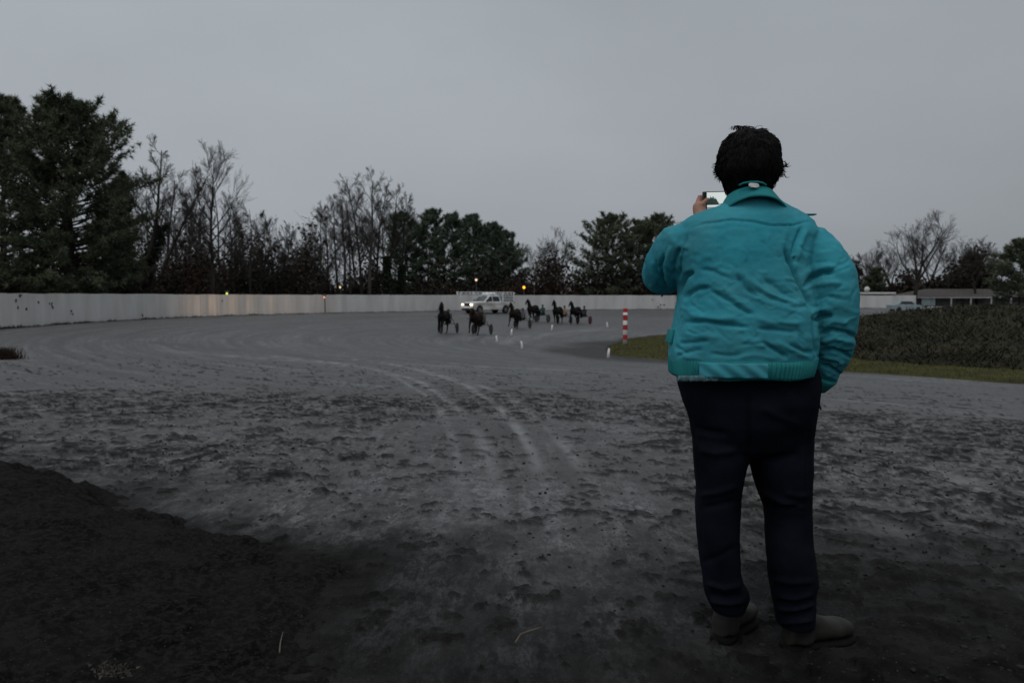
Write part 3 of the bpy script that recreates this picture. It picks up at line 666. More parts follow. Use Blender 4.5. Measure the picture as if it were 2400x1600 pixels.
bt(2288, 552, 128, .22, (0, 0), 'low broad bare tree beside the long barn', 118, .48, .15, 15, (6, 5, 4), .5, 4, tw=.018)
bt(2225, 556, 134, .2, (0, 0), 'hazy bare tree between the spreading tree and the barn tree', 119, .48, .15, 14, (6, 5, 4), .5, 4, tw=.018)
bt(2040, 575, 140, .2, (0, 0), 'faint bare tree just right of the teal jacket sleeve', 120, .40, .15, 13, (6, 5, 4), .5, 4, tw=.018)
def again(spots, seeds, label, group):
    for i, (px, yt, d) in enumerate(spots):
        ms = POOL[seeds[i % len(seeds)]]; top = max(v.co.z for v in ms[1].vertices); q = i*2.1+.7
        o = plant('bare_tree', label, 'tree', px, d, ms, (M_bark, M_twig), group, rz=q, sc=hgt(yt, d)/top)
again([(300, 400, 92), (362, 430, 96), (385, 395, 100), (415, 470, 98), (448, 440, 102), (476, 480, 96), (520, 420, 100), (545, 455, 104), (570, 500, 100), (605, 490, 104), (640, 505, 106), (668, 515, 102), (700, 525, 108)], (103, 105, 109, 110, 107), 'thin bare tree lost in the twig haze of the left wood', 'bare trees massed in the left wood')
again([(735, 520, 112), (770, 470, 114), (808, 455, 112), (838, 440, 116), (880, 420, 114), (900, 470, 118), (948, 480, 116), (975, 500, 120)], (111, 103, 112, 109), 'thin bare tree lost in the twig haze of the middle clump', 'bare trees massed in the middle clump')
again([(1985, 590, 150), (2090, 560, 152), (2180, 545, 148), (2255, 565, 150), (2330, 560, 146), (2065, 600, 145), (2310, 590, 140)], (115, 117, 118), 'dim far bare tree in the row behind the barn and shed', 'far bare trees at the right')
# saplings that fill the lower left wood
sap = [bare_tree(200+k, 8.0, .085, (0, 0), .26, .12, 14, (6, 5), .7, False, .020) for k in range(3)]
saps = [(612, 530, 84), (632, 522, 88), (652, 548, 86), (672, 540, 90), (690, 560, 88), (712, 552, 92), (470, 500, 88), (455, 470, 90), (412, 520, 90), (528, 540, 92), (568, 540, 90), (378, 540, 92), (345, 520, 95), (730, 590, 94), (775, 575, 100), (880, 560, 102)]
for i, (px, yt, d) in enumerate(saps):
    H = hgt(yt, d)
    plant('sapling', 'thin dark sapling in the thicket behind the white wall, left of the middle pines', 'sapling', px, d, sap[i % 3], (M_bark, M_twig), 'saplings in the left thicket', rz=i*1.7, sc=H/8.0)
# pines of the middle and the right
def mp_(px, ytop, d, rmax, label, seed, m=M_ndl2, nb=80, low=.08):
    H = hgt(ytop, d); pr = lambda t: rmax*float(np.interp(t, [0, .2, .45, .65, .82, .93, 1], [.75, .95, 1, .85, .62, .38, .15]))
    plant('pine_tree', label, 'pine', px, d, fit(pine(seed, H, .2, pr, nb, 3, .62, .12, 8, low, .22, nsub=9), H), (M_bark, m), 'pines beyond the far turn')
mp_(958, 492, 112, 4.4, 'leftmost pine of the middle group, touching the bare clump', 301)
mp_(1003, 484, 114, 4.2, 'tallest plume-topped pine of the middle group', 302)
mp_(1068, 492, 113, 4.8, 'bright-topped pine third from the left in the middle group', 303)
mp_(1112, 498, 116, 4.4, 'pine above the white truck roof', 304)
mp_(1150, 516, 115, 4.2, 'pine second from the right in the middle group', 305)
mp_(1193, 532, 114, 3.8, 'lowest pine at the right end of the middle group', 306)
mp_(1418, 490, 112, 6.4, 'broad layered pine left of the jacket elbow', 307, M_ndl, 110)
mp_(1492, 508, 116, 5.0, 'pine between the broad layered one and the jacket elbow', 308, M_ndl, 90)
mp_(1556, 494, 113, 5.4, 'rounded pine half hidden by the teal jacket elbow', 309, M_ndl, 95)
mp_(2388, 540, 104, 4.6, 'dark evergreen at the right edge in front of the barn', 310, M_ndl, 90, .18)
mp_(2046, 622, 132, 2.6, 'small dark evergreen behind the white shed', 311, M_ndl, 60, .05)

# thicket: the brush that reads as one dark mass
def thicket(name, label, spans, seed, m, nleaf, size, nst):
    g = np.random.default_rng(seed); T = Tubes(); LP = []
    tot = sum(s[4] for s in spans)
    for (pa, pb, d0, d1, wgt, ya, yb, leafy) in spans:
        nn = int(nst*wgt/tot)
        for i in range(nn):
            px = g.uniform(pa, pb); d = g.uniform(d0, d1); x_ = (px-1200)/FPX*d
            ht = hgt(ya+(yb-ya)*(px-pa)/(pb-pa), d)*g.uniform(.45, 1.08)*(0.85+.25*math.sin(px*.045)+.12*math.sin(px*.13+1))
            zb = -0.65; b0 = np.array([x_, d, zb])
            for k in range(g.integers(3, 6)):
                dr = unit(np.array([g.normal(0, .28), g.normal(0, .28), 1])); L = ht*g.uniform(.6, 1); P = [b0]
                for q in range(4): dr = unit(dr+g.normal(0, .10, 3)); P.append(P[-1]+dr*L/4)
                P = np.array(P); T.add(P, np.linspace(.045, .016, 5), 3)
                for q in range(5):
                    u = g.uniform(.3, 1); f = u*4; a = int(min(f, 3)); c = P[a]+(P[a+1]-P[a])*(f-a); e2 = unit(dr+g.normal(0, .55, 3)); T.add(np.array([c, c+e2*L*g.uniform(.12, .3)]), np.array([.02, .011]), 3)
            m_ = int(nleaf*wgt/tot/max(nn, 1)*leafy); t = g.random(m_)**1.5
            LP.append(np.stack([x_+g.normal(0, .8, m_), d+g.normal(0, .8, m_), zb+t*ht*.95], 1))
    V, F = leaf_tris(np.concatenate(LP), size, g)
    o = empty(name, (0, 90, -0.65)); tag(o, label, 'thicket', kind='stuff')
    s1 = link('stems', T.mesh('stems'), o, M_twig); s2 = link('leaves', npmesh('leaves', V, F), o, m)
    for s in (s1, s2): s.matrix_parent_inverse = Matrix.Translation((0, -90, 0.65)); s['kind'] = 'stuff'
M_under = mat('understory', (0.016, 0.0145, 0.012), 0.95, c2=(0.046, 0.037, 0.028), sc=0.25)
M_rust = mat('rusty_leaf', (0.024, 0.013, 0.009), 0.95, c2=(0.055, 0.026, 0.015), sc=0.3)
thicket('thicket', 'dark brush massed behind the white wall below the trees', [
    (-60, 340, 60, 70, 3.0, 560, 600, 1.5), (300, 480, 76, 98, 3.0, 540, 560, .8), (470, 740, 86, 104, 6.2, 530, 540, .8), (700, 960, 102, 114, 3.4, 600, 600, .8),
    (930, 1240, 106, 120, 2.4, 605, 610, 1.3), (1180, 1660, 108, 122, 4.6, 572, 585, 1.4), (1640, 1980, 132, 142, 2.6, 590, 620, 1.2)], 7, M_under, 95000, .38, 760)
thicket('rusty_brush', 'rusty brown oak brush glowing among the dark thicket', [
    (400, 470, 74, 80, 1.0, 560, 560, .8), (1060, 1110, 104, 106, .7, 640, 640, 1.0), (1155, 1215, 104, 107, .8, 630, 630, 1.0), (1265, 1345, 107, 110, 1.2, 600, 600, 1.1), (140, 300, 62, 64, .7, 640, 640, .5), (868, 930, 100, 104, .5, 625, 640, .7)], 8, M_rust, 8000, .30, 36)
thicket('far_brush', 'dark hedge of far brush behind the barn and shed at the right', [
    (1960, 2480, 140, 160, 3.0, 640, 632, 1.5), (2190, 2330, 136, 142, 1.0, 585, 600, 1.6), (1960, 2010, 140, 150, .3, 615, 625, 1.5)], 9, M_under, 30000, .6, 200)

# ------------------------------------------------------------------ far buildings at the right
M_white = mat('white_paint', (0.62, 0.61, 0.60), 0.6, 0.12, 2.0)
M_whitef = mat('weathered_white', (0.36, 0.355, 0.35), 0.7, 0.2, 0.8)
M_roof = mat('grey_shingle', (0.075, 0.067, 0.062), 0.9, 0.25, 3)
M_dk = mat('dark_interior', (0.02, 0.02, 0.021), 0.9, 0.3, 3)
M_pale = mat('pale_blue_panel', (0.26, 0.32, 0.34), 0.6, 0.15, 2)
M_stall = mat('stall_door_wood', (0.20, 0.19, 0.185), .9, .3, 2)
M_glass = mat('dark_glass', (0.012, 0.015, 0.018), 0.12, 0.1, 2, spec=0.6)
def ptz(px, py, d): return at(px, py, d)
D = 118.0
sh = empty('white_shed', at(2030, 716, D)); tag(sh, 'white flat-roofed shed beside the teal jacket sleeve', 'shed'); b0 = sh.location
def local(parent, mb, name, m, smooth=False):
    o = mb.build(name, m, parent, smooth); o.matrix_parent_inverse = Matrix.Translation(-Vector(parent.location)); return o
a_, c_ = at(1960, 716, D), at(2063, 690, D)
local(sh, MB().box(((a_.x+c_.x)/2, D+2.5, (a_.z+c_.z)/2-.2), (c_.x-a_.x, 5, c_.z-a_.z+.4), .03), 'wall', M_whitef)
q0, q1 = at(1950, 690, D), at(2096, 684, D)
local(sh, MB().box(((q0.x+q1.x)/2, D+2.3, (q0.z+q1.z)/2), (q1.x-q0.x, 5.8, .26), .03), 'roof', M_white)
for px in (2074, 2092):
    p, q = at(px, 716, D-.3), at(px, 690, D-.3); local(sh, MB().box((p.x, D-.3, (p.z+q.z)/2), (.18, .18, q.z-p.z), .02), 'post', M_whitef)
p = at(2008, 702, D-.04); local(sh, MB().box((p.x, D-.03, p.z-.2), (.9, .05, 1.5), .01), 'door', M_dk)
tk = empty('white_tank', at(2032, 690, D+8)); tag(tk, 'small round white tank above the white shed roof', 'tank')
tm = MB(); tm.ball((0, 0, .75), (.42, .42, .5), 16); tk_o = tm.build('tank_body', M_white, tk, True)
MB().tube([(0, 0, -2), (0, 0, .4)], .09, 8).build('stand', M_whitef, tk)
D = 126.0
bn_ = empty('long_barn', at(2290, 718, D)); tag(bn_, 'long low barn with grey roof and white posts at the right', 'barn')
a_, c_ = at(2150, 718, D+3), at(2520, 694, D+3)
local(bn_, MB().box(((a_.x+c_.x)/2, D+6, (a_.z+c_.z)/2), (c_.x-a_.x, 6, c_.z-a_.z), .03), 'wall', mat('barn_siding', (0.30, 0.295, 0.29), .9, .3, 1.5, stretch=(6, 1, .2)))
r0_, r1_ = at(2148, 695, D), at(2528, 677, D+6)
rb = MB(); zl, zh = r0_.z, r1_.z
rb.add([(r0_.x, D-.4, zl), (r1_.x, D-.4, zl), (r1_.x-1.5, D+6, zh), (r0_.x+4.5, D+6, zh), (r0_.x, D+12, zl), (r1_.x, D+12, zl), (r0_.x, D-.4, zl-.12), (r1_.x, D-.4, zl-.12), (r1_.x, D+12, zl-.12), (r0_.x, D+12, zl-.12)],
       [(0, 1, 2, 3), (3, 2, 5, 4), (0, 3, 4), (1, 5, 2), (6, 7, 1, 0), (9, 4, 5, 8), (6, 0, 4, 9), (7, 8, 5, 1), (6, 9, 8, 7)])
local(bn_, rb, 'roof', M_roof)
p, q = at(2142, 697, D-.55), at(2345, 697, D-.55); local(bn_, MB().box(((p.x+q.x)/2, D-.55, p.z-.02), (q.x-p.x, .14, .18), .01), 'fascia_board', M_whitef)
for px in (2229, 2275, 2323, 2369, 2420):
    p, q = at(px, 718, D-.5), at(px, 698, D-.5); local(bn_, MB().box((p.x, D-.5, (p.z+q.z)/2), (.2, .2, q.z-p.z), .02), 'post', M_whitef)
p, q = at(2160, 716, D-.3), at(2192, 699, D-.3); local(bn_, MB().box(((p.x+q.x)/2, D-.3, (p.z+q.z)/2), (q.x-p.x, .12, q.z-p.z), .02), 'sliding_door', M_pale)
for px in (2252, 2300, 2346):
    p = at(px, 706, D+2.98); local(bn_, MB().box((p.x, D+2.96, p.z), (1.3, .08, 1.1), .01), 'stall_door', M_stall)
def small_car(px, py, d, label, m):
    b_ = at(px, py, d); o = empty('parked_car', (b_.x, d, b_.z-1.36), 0.08); tag(o, label, 'car', 'cars parked by the barn')
    bd = MB(); bd.prism([(-2.2, .35), (2.2, .35), (2.22, .8), (1.35, .92), (-1.5, .95), (-2.2, .88)], -.85, .85); bd.build('body', m, o)
    cb = MB(); cb.add([(-1.5, -.8, .95), (1.2, -.8, .92), (.55, -.66, 1.42), (-1.0, -.66, 1.44), (-1.5, .8, .95), (1.2, .8, .92), (.55, .66, 1.42), (-1.0, .66, 1.44)], [(0, 1, 2, 3), (4, 7, 6, 5), (3, 2, 6, 7), (1, 5, 6, 2), (0, 3, 7, 4)]); cb.build('cabin', m, o)
    for s in (-1, 1):
        MB().add([(-1.2, s*.785, 1.0), (.98, s*.785, .99), (.48, s*.685, 1.36), (-.92, s*.685, 1.37)], [(0, 1, 2, 3)]).build('side_window', M_glass, o)
        for xx in (-1.35, 1.35): MB().tube([(xx, s*.7, .32), (xx, s*.88, .32)], .32, 14).build('wheel', M_dk, o)
    return o
small_car(2266, 717.5, 104, 'white car roof showing just above the brush by the barn posts', M_white)
small_car(2122, 706.5, 108, 'pale bluish car half hidden by brush right of the white shed', M_pale)
small_car(2200, 719.5, 102, 'pale car barely showing above the brush in front of the barn door', M_whitef)

# ------------------------------------------------------------------ small lit lamps beyond the wall
M_steel = mat('grey_steel', (0.12, 0.12, 0.125), 0.5, 0.15, 5, metal=0.5)
def street_lamp(px, py, d, colr, es, label, r=.16):
    p = at(px, py, d); zb = -0.6
    o = empty('street_lamp', (p.x, d, zb)); tag(o, label, 'lamp', 'small lit lamps beyond the wall'); h = p.z-zb
    MB().tube([(0, .25, 0), (0, .25, h+.25), (0, .05, h+.3)], [.06, .05, .04], 8).build('pole', M_steel, o)
    MB().box((0, .0, h+.2), (.34, .4, .1), .03).build('lamp_hood', M_steel, o)
    mm = mat('lamp_glow', colr, 0.3, 0.02, 2, emit=colr, es=es*.75); r *= .85; b = MB(); b.ball((0, -.03, h), (r, r, r*1.05), 12); b.build('lamp_bulb', mm, o, True)
street_lamp(532, 688, 73.0, (0.75, 0.85, 0.15), 1.5, 'small yellow-green lamp on the wall top under the tall fan-branched tree', .12)
street_lamp(797, 673, 90, (1.0, 0.78, 0.45), 1.4, 'small pale yellow lamp in the dark trees left of the clump', .13)
street_lamp(1116, 656, 100, (1.0, 0.62, 0.42), 1.6, 'small pinkish lamp in the trees above the truck', .17)
street_lamp(1228, 673.5, 98, (1.0, 0.42, 0.03), 3.0, 'bright orange lamp on a post right of the truck', .19)
street_lamp(760, 696.5, 78.0, (1.0, 0.35, 0.14), 1.3, 'small red-orange lamp glowing against the white wall', .11)
street_lamp(1252, 665, 101, (0.6, 0.62, 0.6), 0.35, 'faint whitish lamp right of the bright orange one', .10)

# ------------------------------------------------------------------ distance pole and marker stakes
M_red = mat('red_paint', (0.42, 0.03, 0.035), 0.5, 0.2, 8); M_stripe = mat('white_stripe', (0.72, 0.70, 0.69), 0.5, 0.12, 8)
dp = 44.5; p = at(1465, 808, dp); zb = tz(p.x, dp)
po = empty('striped_pole', (p.x, dp, zb)); tag(po, 'red and white striped distance pole at the tip of the lawn', 'pole')
H = at(1465, 724, dp).z - zb; MB().tube([(0, 0, -.1), (0, 0, H-.02)], .125, 20).build('shaft', M_stripe, po, True)
for (a_, c_) in ((724, 731.5), (738, 750.5), (761, 773), (784, 795.5)):
    z0, z1 = at(1465, c_, dp).z-zb, at(1465, a_, dp).z-zb; bd = MB(); bd.tube([(0, 0, z0), (0, 0, z1)], .13, 20); bd.build('red_band', M_red, po)
MB().tube([(0, 0, H), (0, 0, H+.03), (0, 0, H+.05)], [.13, .11, .04], 20).build('cap', M_red, po)
stake = MB(); stake.tube([(0, 0, -.05), (.015, 0, .18), (.05, .02, .40)], [.075, .055, .042], 12); sme = stake.mesh('stake'); sme.materials.append(M_stripe); sme.polygons.foreach_set('use_smooth', [True]*len(sme.polygons))
spk = MB(); spk.tube([(0, 0, -.08), (0, 0, .012)], [.12, .10], 14); kme = spk.mesh('foot'); kme.materials.append(M_steel)
for px, py, rz, lab in ((1426, 838, 0.3, 'white marker stake nearest the camera, below the striped pole'), (1224, 818, 2.6, 'white marker stake low in front of the third horse, left of the mud tip'),
                    (1165, 803, 2.9, 'white marker stake right below the second horse from the left'), (1198, 787, .2, 'white marker stake under the third horse'),
                    (1293, 775, .2, 'white marker stake at the feet of the fifth horse'), (1424, 768, 2.0, 'white marker stake left of the striped pole, farther away'), (1579, 763, .4, 'white marker stake at the edge of the teal jacket, partly hidden')):
    v = [(d_, abs(float(proj(np.array([[ (px-1200)/FPX*d_, d_, tz((px-1200)/FPX*d_, d_)]]))[1][0])-py)) for d_ in np.arange(30, 95, .25)]
    d_ = min(v, key=lambda t: t[1])[0]; x_ = (px-1200)/FPX*d_
    o = empty('marker_stake', (x_, d_, tz(x_, d_)), rz); s_ = 1.0 if py > 800 else 1.15; o.scale = (s_, s_, s_*1.05); tag(o, lab, 'marker', 'white stakes along the inner edge of the track')
    link('stake', sme, o); link('foot', kme, o)

# ------------------------------------------------------------------ the starting truck
M_truck = mat('white_truck_paint', (0.80, 0.805, 0.82), 0.28, 0.05, 1.0, spec=0.5)
M_trdirt = mat('dirty_white_paint', (0.36, 0.33, 0.29), 0.6, c2=(0.74, 0.735, 0.73), sc=1.2, stretch=(.6, 1, 2.2))
M_tyre = mat('tyre_rubber', (0.018, 0.018, 0.018), 0.85, 0.2, 20); M_rim = mat('wheel_rim', (0.16, 0.16, 0.165), 0.4, 0.1, 5, metal=.7)
M_grille = mat('black_grille', (0.03, 0.032, 0.035), 0.4, 0.3, 8, spec=.5)
M_head = mat('headlight_glass', (1.0, .86, .58), 0.2, .02, 3, emit=(1.0, .80, .48), es=4.5)
tx, ty = -2.62, 87.0; th = math.atan2(-.67, -.74)
tr = empty('pickup_truck', (tx, ty, tz(tx, ty)), th); tag(tr, 'white starting-gate pickup truck with lit headlights beside the wall', 'truck')
def mirror_pts(f): return f
bd = MB()       # body sides with wheel arches
def arch(cx, r=.47, n=7): return [(cx+r*math.cos(math.pi*(1-k/(n-1))), .42+r*math.sin(math.pi*(1-k/(n-1)))) for k in range(n)]
side = [(-2.95, .5)] + arch(-1.75) + arch(1.95) + [(2.88, .5), (2.95, .75), (2.92, 1.08), (2.75, 1.17), (1.15, 1.25), (-2.95, 1.25)]
bd.prism(side, -.98, .98); body = bd.build('body', M_trdirt, tr)
md = body.modifiers.new('b', 'BEVEL'); md.width = .05; md.segments = 2; md.limit_method = 'ANGLE'; md.angle_limit = R(50)
hd = MB(); hd.add([(1.12, -.86, 1.24), (2.80, -.80, 1.16), (2.80, .80, 1.16), (1.12, .86, 1.24), (1.12, -.78, 1.33), (2.62, -.70, 1.24), (2.62, .70, 1.24), (1.12, .78, 1.33)], [(0, 1, 5, 4), (1, 2, 6, 5), (2, 3, 7, 6), (4, 5, 6, 7), (0, 4, 7, 3)]); hd.build('hood', M_truck, tr)
cb = MB(); zc0, zc1 = 1.24, 1.93
cb.add([(-1.15, -.93, zc0), (1.35, -.93, zc0), (.52, -.76, zc1), (-.95, -.76, zc1), (-1.15, .93, zc0), (1.35, .93, zc0), (.52, .76, zc1), (-.95, .76, zc1)], [(0, 1, 2, 3), (4, 7, 6, 5), (3, 2, 6, 7), (1, 5, 6, 2), (0, 3, 7, 4)])
cab = cb.build('cab', M_truck, tr); md = cab.modifiers.new('b', 'BEVEL'); md.width = .04; md.segments = 2
def on_cab(xa, xb, za, zb_, s):
    f = lambda z: (z-zc0)/(zc1-zc0)
    fx = lambda x, z: x
    yv = lambda z: s*(.93-.17*f(z)+.012)
    return [(xa[0], yv(za), za), (xb[0], yv(za), za), (xb[1], yv(zb_), zb_), (xa[1], yv(zb_), zb_)]
for s in (1, -1):
    for xa, xb in (((.15, .15), (1.05, .42)), ((-.95, -.82), (.06, .06))):
        q = on_cab(xa, xb, 1.30, 1.84, s); MB().add(q, [(0, 1, 2, 3)]).build('side_window', M_glass, tr)
    MB().tube([(-1.75, s*.74, .42), (-1.75, s*1.0, .42)], .41, 20).build('wheel', M_tyre, tr); w1 = tr.children[-1]
    MB().tube([(1.95, s*.74, .42), (1.95, s*1.0, .42)], .41, 20).build('wheel', M_tyre, tr); w2 = tr.children[-1]
    for w_, xx in ((w1, -1.75), (w2, 1.95)): MB().tube([(xx, s*.98, .42), (xx, s*1.012, .42)], [.25, .22], 16).build('rim', M_rim, w_)
    hl = MB(); hl.box((2.90, s*.72, .98), (.14, .42, .17), .04); ho = hl.build('headlight', M_head, tr)
    MB().box((1.02, s*1.10, 1.38), (.12, .22, .26), .04).build('mirror', M_grille, tr)
    lt = bpy.data.lights.new('headlight_beam', 'SPOT'); lt.energy = 900; lt.color = (1.0, .62, .34); lt.spot_size = R(28); lt.spot_blend = .9; lt.shadow_soft_size = .1
    lo_ = bpy.data.objects.new('headlight_beam', lt); col.objects.link(lo_); lo_.parent = tr; lo_.location = (3.02, s*.72, .98); lo_.rotation_euler = (R(89.5), 0, R(-97))
MB().add([(1.28, -.82, 1.30), (1.28, .82, 1.30), (.60, .70, 1.87), (.60, -.70, 1.87)], [(0, 1, 2, 3)]).build('windscreen', mat('windscreen', (.05, .06, .065), .1, .1, 2, spec=.6), tr)
for v in tr.children[-1].data.vertices: v.co.x += .035
MB().box((2.945, 0, .98), (.06, 1.0, .30), .02).build('grille', M_grille, tr)
MB().box((2.985, 0, 1.0), (.03, .96, .035), .01).build('grille_bar', M_rim, tr)
MB().box((2.98, 0, .66), (.22, 1.92, .17), .05).build('bumper', M_truck, tr)
MB().box((2.92, 0, .46), (.2, 1.7, .18), .03).build('lower_valance', M_grille, tr)
bx = MB(); bx.box((-2.05, 0, 1.26), (1.75, 1.5, .03), 0); bx.build('bed_floor', M_dk, tr)
dm = MB(); dm.loft([(-.15, 0, 1.90, .78, .70, 4), (-.15, 0, 2.10, .74, .66, 3.2), (-.18, 0, 2.26, .62, .56, 2.6), (-.2, 0, 2.34, .36, .34, 2.2)], 24); dm.build('roof_booth', M_truck, tr, True)
MB().box((-.15, .675, 2.05), (.5, .02, .12), 0).build('booth_window', M_glass, tr)
fr = MB()
for s in (-1, 1):
    wg = MB()
    for zz in (2.08, 2.30): wg.box((.2, s*1.04, zz), (6.6 if s < 0 else 5.6, .07, .07), .015)
    for xx in np.linspace(-3.0, 3.4 if s < 0 else 2.9, 12): wg.box((xx, s*1.04, 2.19), (.05, .05, .2), 0)
    wg.box((3.46 if s < 0 else 2.96, s*1.04, 2.19), (.08, .1, .36), .02)
    wg.build('gate_wing', M_truck, tr)
    MB().box((2.72 if s > 0 else 3.0, s*1.04, 1.98), (.06, .06, .62), .01).build('wing_prop', M_truck, tr)
    for xx in (-2.9, -1.35): fr.box((xx, s*.96, 1.78), (.08, .08, 1.06), .01)
    for zz in (1.55, 1.8): fr.box((-2.12, s*.96, zz), (1.62, .04, .05), .01)
    MB().box((-2.12, s*.935, 1.62), (1.5, .03, .62), .01).build('side_screen', mat('grey_mesh_screen', (.30, .31, .31), .7, .2, 6), tr)
for zz in (1.5, 1.9, 2.28): fr.box((-2.92, 0, zz), (.06, 1.9, .06), .01)
fr.build('rack_frame', M_truck, tr)
MB().box((-3.0, .8, 1.2), (.14, .25, .3), .04).build('tail_lamp', M_grille, tr)
MB().box((-3.02, 0, .62), (.16, 1.8, .16), .03).build('rear_bumper', M_grille, tr)

# ------------------------------------------------------------------ harness horses
def horse_mesh(ph, head=0.0):
    """trotting horse facing +x; ph shifts the gait, head < 0 lowers the head"""
    b = MB()
    b.blob((-.52, 0, 1.20), .30, (.42, 0, 1.18), .31, 16, .86)          # barrel
    b.blob((-.62, 0, 1.27), .30, (-.40, 0, 1.26), .30, 14, .92)         # quarters
    b.blob((.42, 0, 1.10), .28, (.55, 0, 1.22), .27, 14, .84)           # chest and shoulder
    b.blob((.30, 0, 1.42), .14, (.52, 0, 1.46), .14, 10, .7)            # withers
    hx, hz = .98+.10*-head, 1.98+head
    b.blob((.50, 0, 1.30), .23, (hx-.18, 0, hz-.16), .125, 14, .62)      # neck
    b.blob((.44, 0, 1.45), .14, (hx-.22, 0, hz-.06), .085, 12, .55)
    b.blob((hx-.12, 0, hz-.04), .115, (hx+.10, 0, hz-.20), .10, 12, .72)  # skull
    b.blob((hx+.08, 0, hz-.18), .085, (hx+.26, 0, hz-.40), .062, 12, .8)   # muzzle
    for s in (-1, 1): b.blob((hx-.15, s*.055, hz+.05), .030, (hx-.13, s*.07, hz+.19), .010, 8)
    for s, fo in ((1, ph), (-1, ph+math.pi)):                           # fore legs
        sw = .55*math.sin(fo); kn = .95*max(0, math.cos(fo))
        p0 = Vector((.46, s*.15, 1.05)); p1 = p0+Vector((math.sin(sw)*.42, 0, -math.cos(sw)*.42)); a = sw-kn
        p2 = p1+Vector((math.sin(a)*.34, 0, -math.cos(a)*.34)); a2 = a-.25*kn+.12; p3 = p2+Vector((math.sin(a2)*.16, 0, -math.cos(a2)*.16))
        b.blob(p0+Vector((0, 0, .1)), .135, p1, .075, 10); b.blob(p1, .068, p2, .047, 10); b.blob(p2, .052, p3, .045, 10); b.blob(p3, .05, p3+Vector((.05, 0, -.045)), .06, 10)
    for s, fo in ((1, ph+math.pi), (-1, ph)):                           # hind legs
        sw = .45*math.sin(fo); kn = .55*max(0, math.cos(fo))
        p0 = Vector((-.58, s*.15, 1.15)); p1 = p0+Vector((.10+math.sin(sw)*.35, 0, -.38)); a = sw-.55-kn*.6
        p2 = p1+Vector((math.sin(a)*.36, 0, -math.cos(a)*.36)); a2 = sw*.8+.10-kn*.3; p3 = p2+Vector((math.sin(a2)*.34, 0, -math.cos(a2)*.34)); p4 = p3+Vector((.06, 0, -.12))
        b.blob(p0, .22, p1, .115, 12); b.blob(p1, .105, p2, .062, 10); b.blob(p2, .062, p3, .046, 10); b.blob(p3, .048, p4, .044, 10); b.blob(p4, .05, p4+Vector((.05, 0, -.04)), .058, 10)
    me = remesh(b.mesh('body'), .03, 2, .5, 'body')
    P = coords(me); P[:, 2] -= P[:, 2].min(); setco(me, P); me.polygons.foreach_set('use_smooth', [True]*len(me.polygons)); return me, hx, hz
def strand_mesh(kind, hx, hz):
    g = np.random.default_rng(4); T = Tubes()
    for i in range(46 if kind == 'mane' else 40):
        if kind == 'mane':
            t = g.random(); p = np.array([.42+(hx-.20-.42)*t, g.normal(0, .02), 1.58+(hz-1.50)*t]); P = [p, p+np.array([-.08, .05, .02]), p+np.array([-.17, .10*g.choice([-1, 1]), -.14])]; r = [.02, .016, .004]
        else:
            p = np.array([-.90, g.normal(0, .03), 1.38]); P = [p, p+np.array([-.16, g.normal(0, .03), -.02]), p+np.array([-.30, g.normal(0, .06), -.35]), p+np.array([-.30+g.normal(0, .05), g.normal(0, .09), -.8])]; r = [.022, .025, .022, .005]
        T.add(np.array(P), np.array(r), 4)
    return T.mesh(kind)
H_A = horse_mesh(.6, 0.10); H_B = horse_mesh(2.4, 0.06); H_C = horse_mesh(4.0, -.24); H_D = horse_mesh(5.3, 0.02)
HS = {k: (h, strand_mesh('mane', h[1], h[2]), strand_mesh('tail', h[1], h[2])) for k, h in (('A', H_A), ('B', H_B), ('C', H_C), ('D', H_D))}
def coat(nm, c): return mat(nm, c, .75, .25, 4, spec=.12)
COATS = [coat('coat_black', (.009, .0085, .0085)), coat('coat_bay', (.020, .011, .008)), coat('coat_brown', (.018, .0115, .009))]
M_mane = mat('black_mane', (.008, .008, .008), .7, .2, 10); M_strap = mat('harness_leather', (.012, .011, .011), .5, .2, 10)
hb = MB()      # girth, breastplate, saddle pad
hb.tube([(.20+.0*k, math.sin(k*math.pi/8)*.295, 1.20+math.cos(k*math.pi/8)*.34) for k in range(17)], .022, 5)
hb.tube([(.62-.14*abs(k)/4, k*.072, 1.25+.02*abs(k)) for k in range(-4, 5)], .022, 5); hb.box((.20, 0, 1.545), (.18, .26, .04), .015); HME = hb.mesh('harness')
# sulky
wheel_me = MB(); wheel_me.tube([(0, 0, 0)]*1+[(0, .001, 0)], .001, 3)
def ring(R_, r_, n=28, m=6):
    b = MB(); V = []; F = []
    for i in range(n):
        a = 2*math.pi*i/n
        for j in range(m):
            q = 2*math.pi*j/m; rr = R_+r_*math.cos(q); V.append((rr*math.cos(a), r_*math.sin(q), rr*math.sin(a)))
    for i in range(n):
        for j in range(m): F.append((i*m+j, ((i+1) % n)*m+j, ((i+1) % n)*m+(j+1) % m, i*m+(j+1) % m))
    return b.add(V, F)
tyre_me = ring(.35, .026).mesh('tyre')
disc = MB(); disc.tube([(0, -.035, 0), (0, -.012, 0), (0, .012, 0), (0, .035, 0)], [.05, .33, .33, .05], 24); disc_me = disc.mesh('wheel_disc')
sh_me = {}
for s in (-1, 1):
    b = MB(); b.tube([(-1.78, s*.50, .62), (-1.3, s*.50, .90), (-.9, s*.46, 1.12), (0, s*.38, 1.16), (.28, s*.36, 1.20)], .022, 6); sh_me[s] = b.mesh('shaft')
b = MB(); b.tube([(-1.80, -.66, .37), (-1.80, -.60, .60), (-1.74, -.3, .68), (-1.74, .3, .68), (-1.80, .60, .60), (-1.80, .66, .37)], .022, 6)
for s in (-1, 1): b.tube([(-1.80, s*.52, .37), (-1.80, s*.52, .62)], .02, 6)
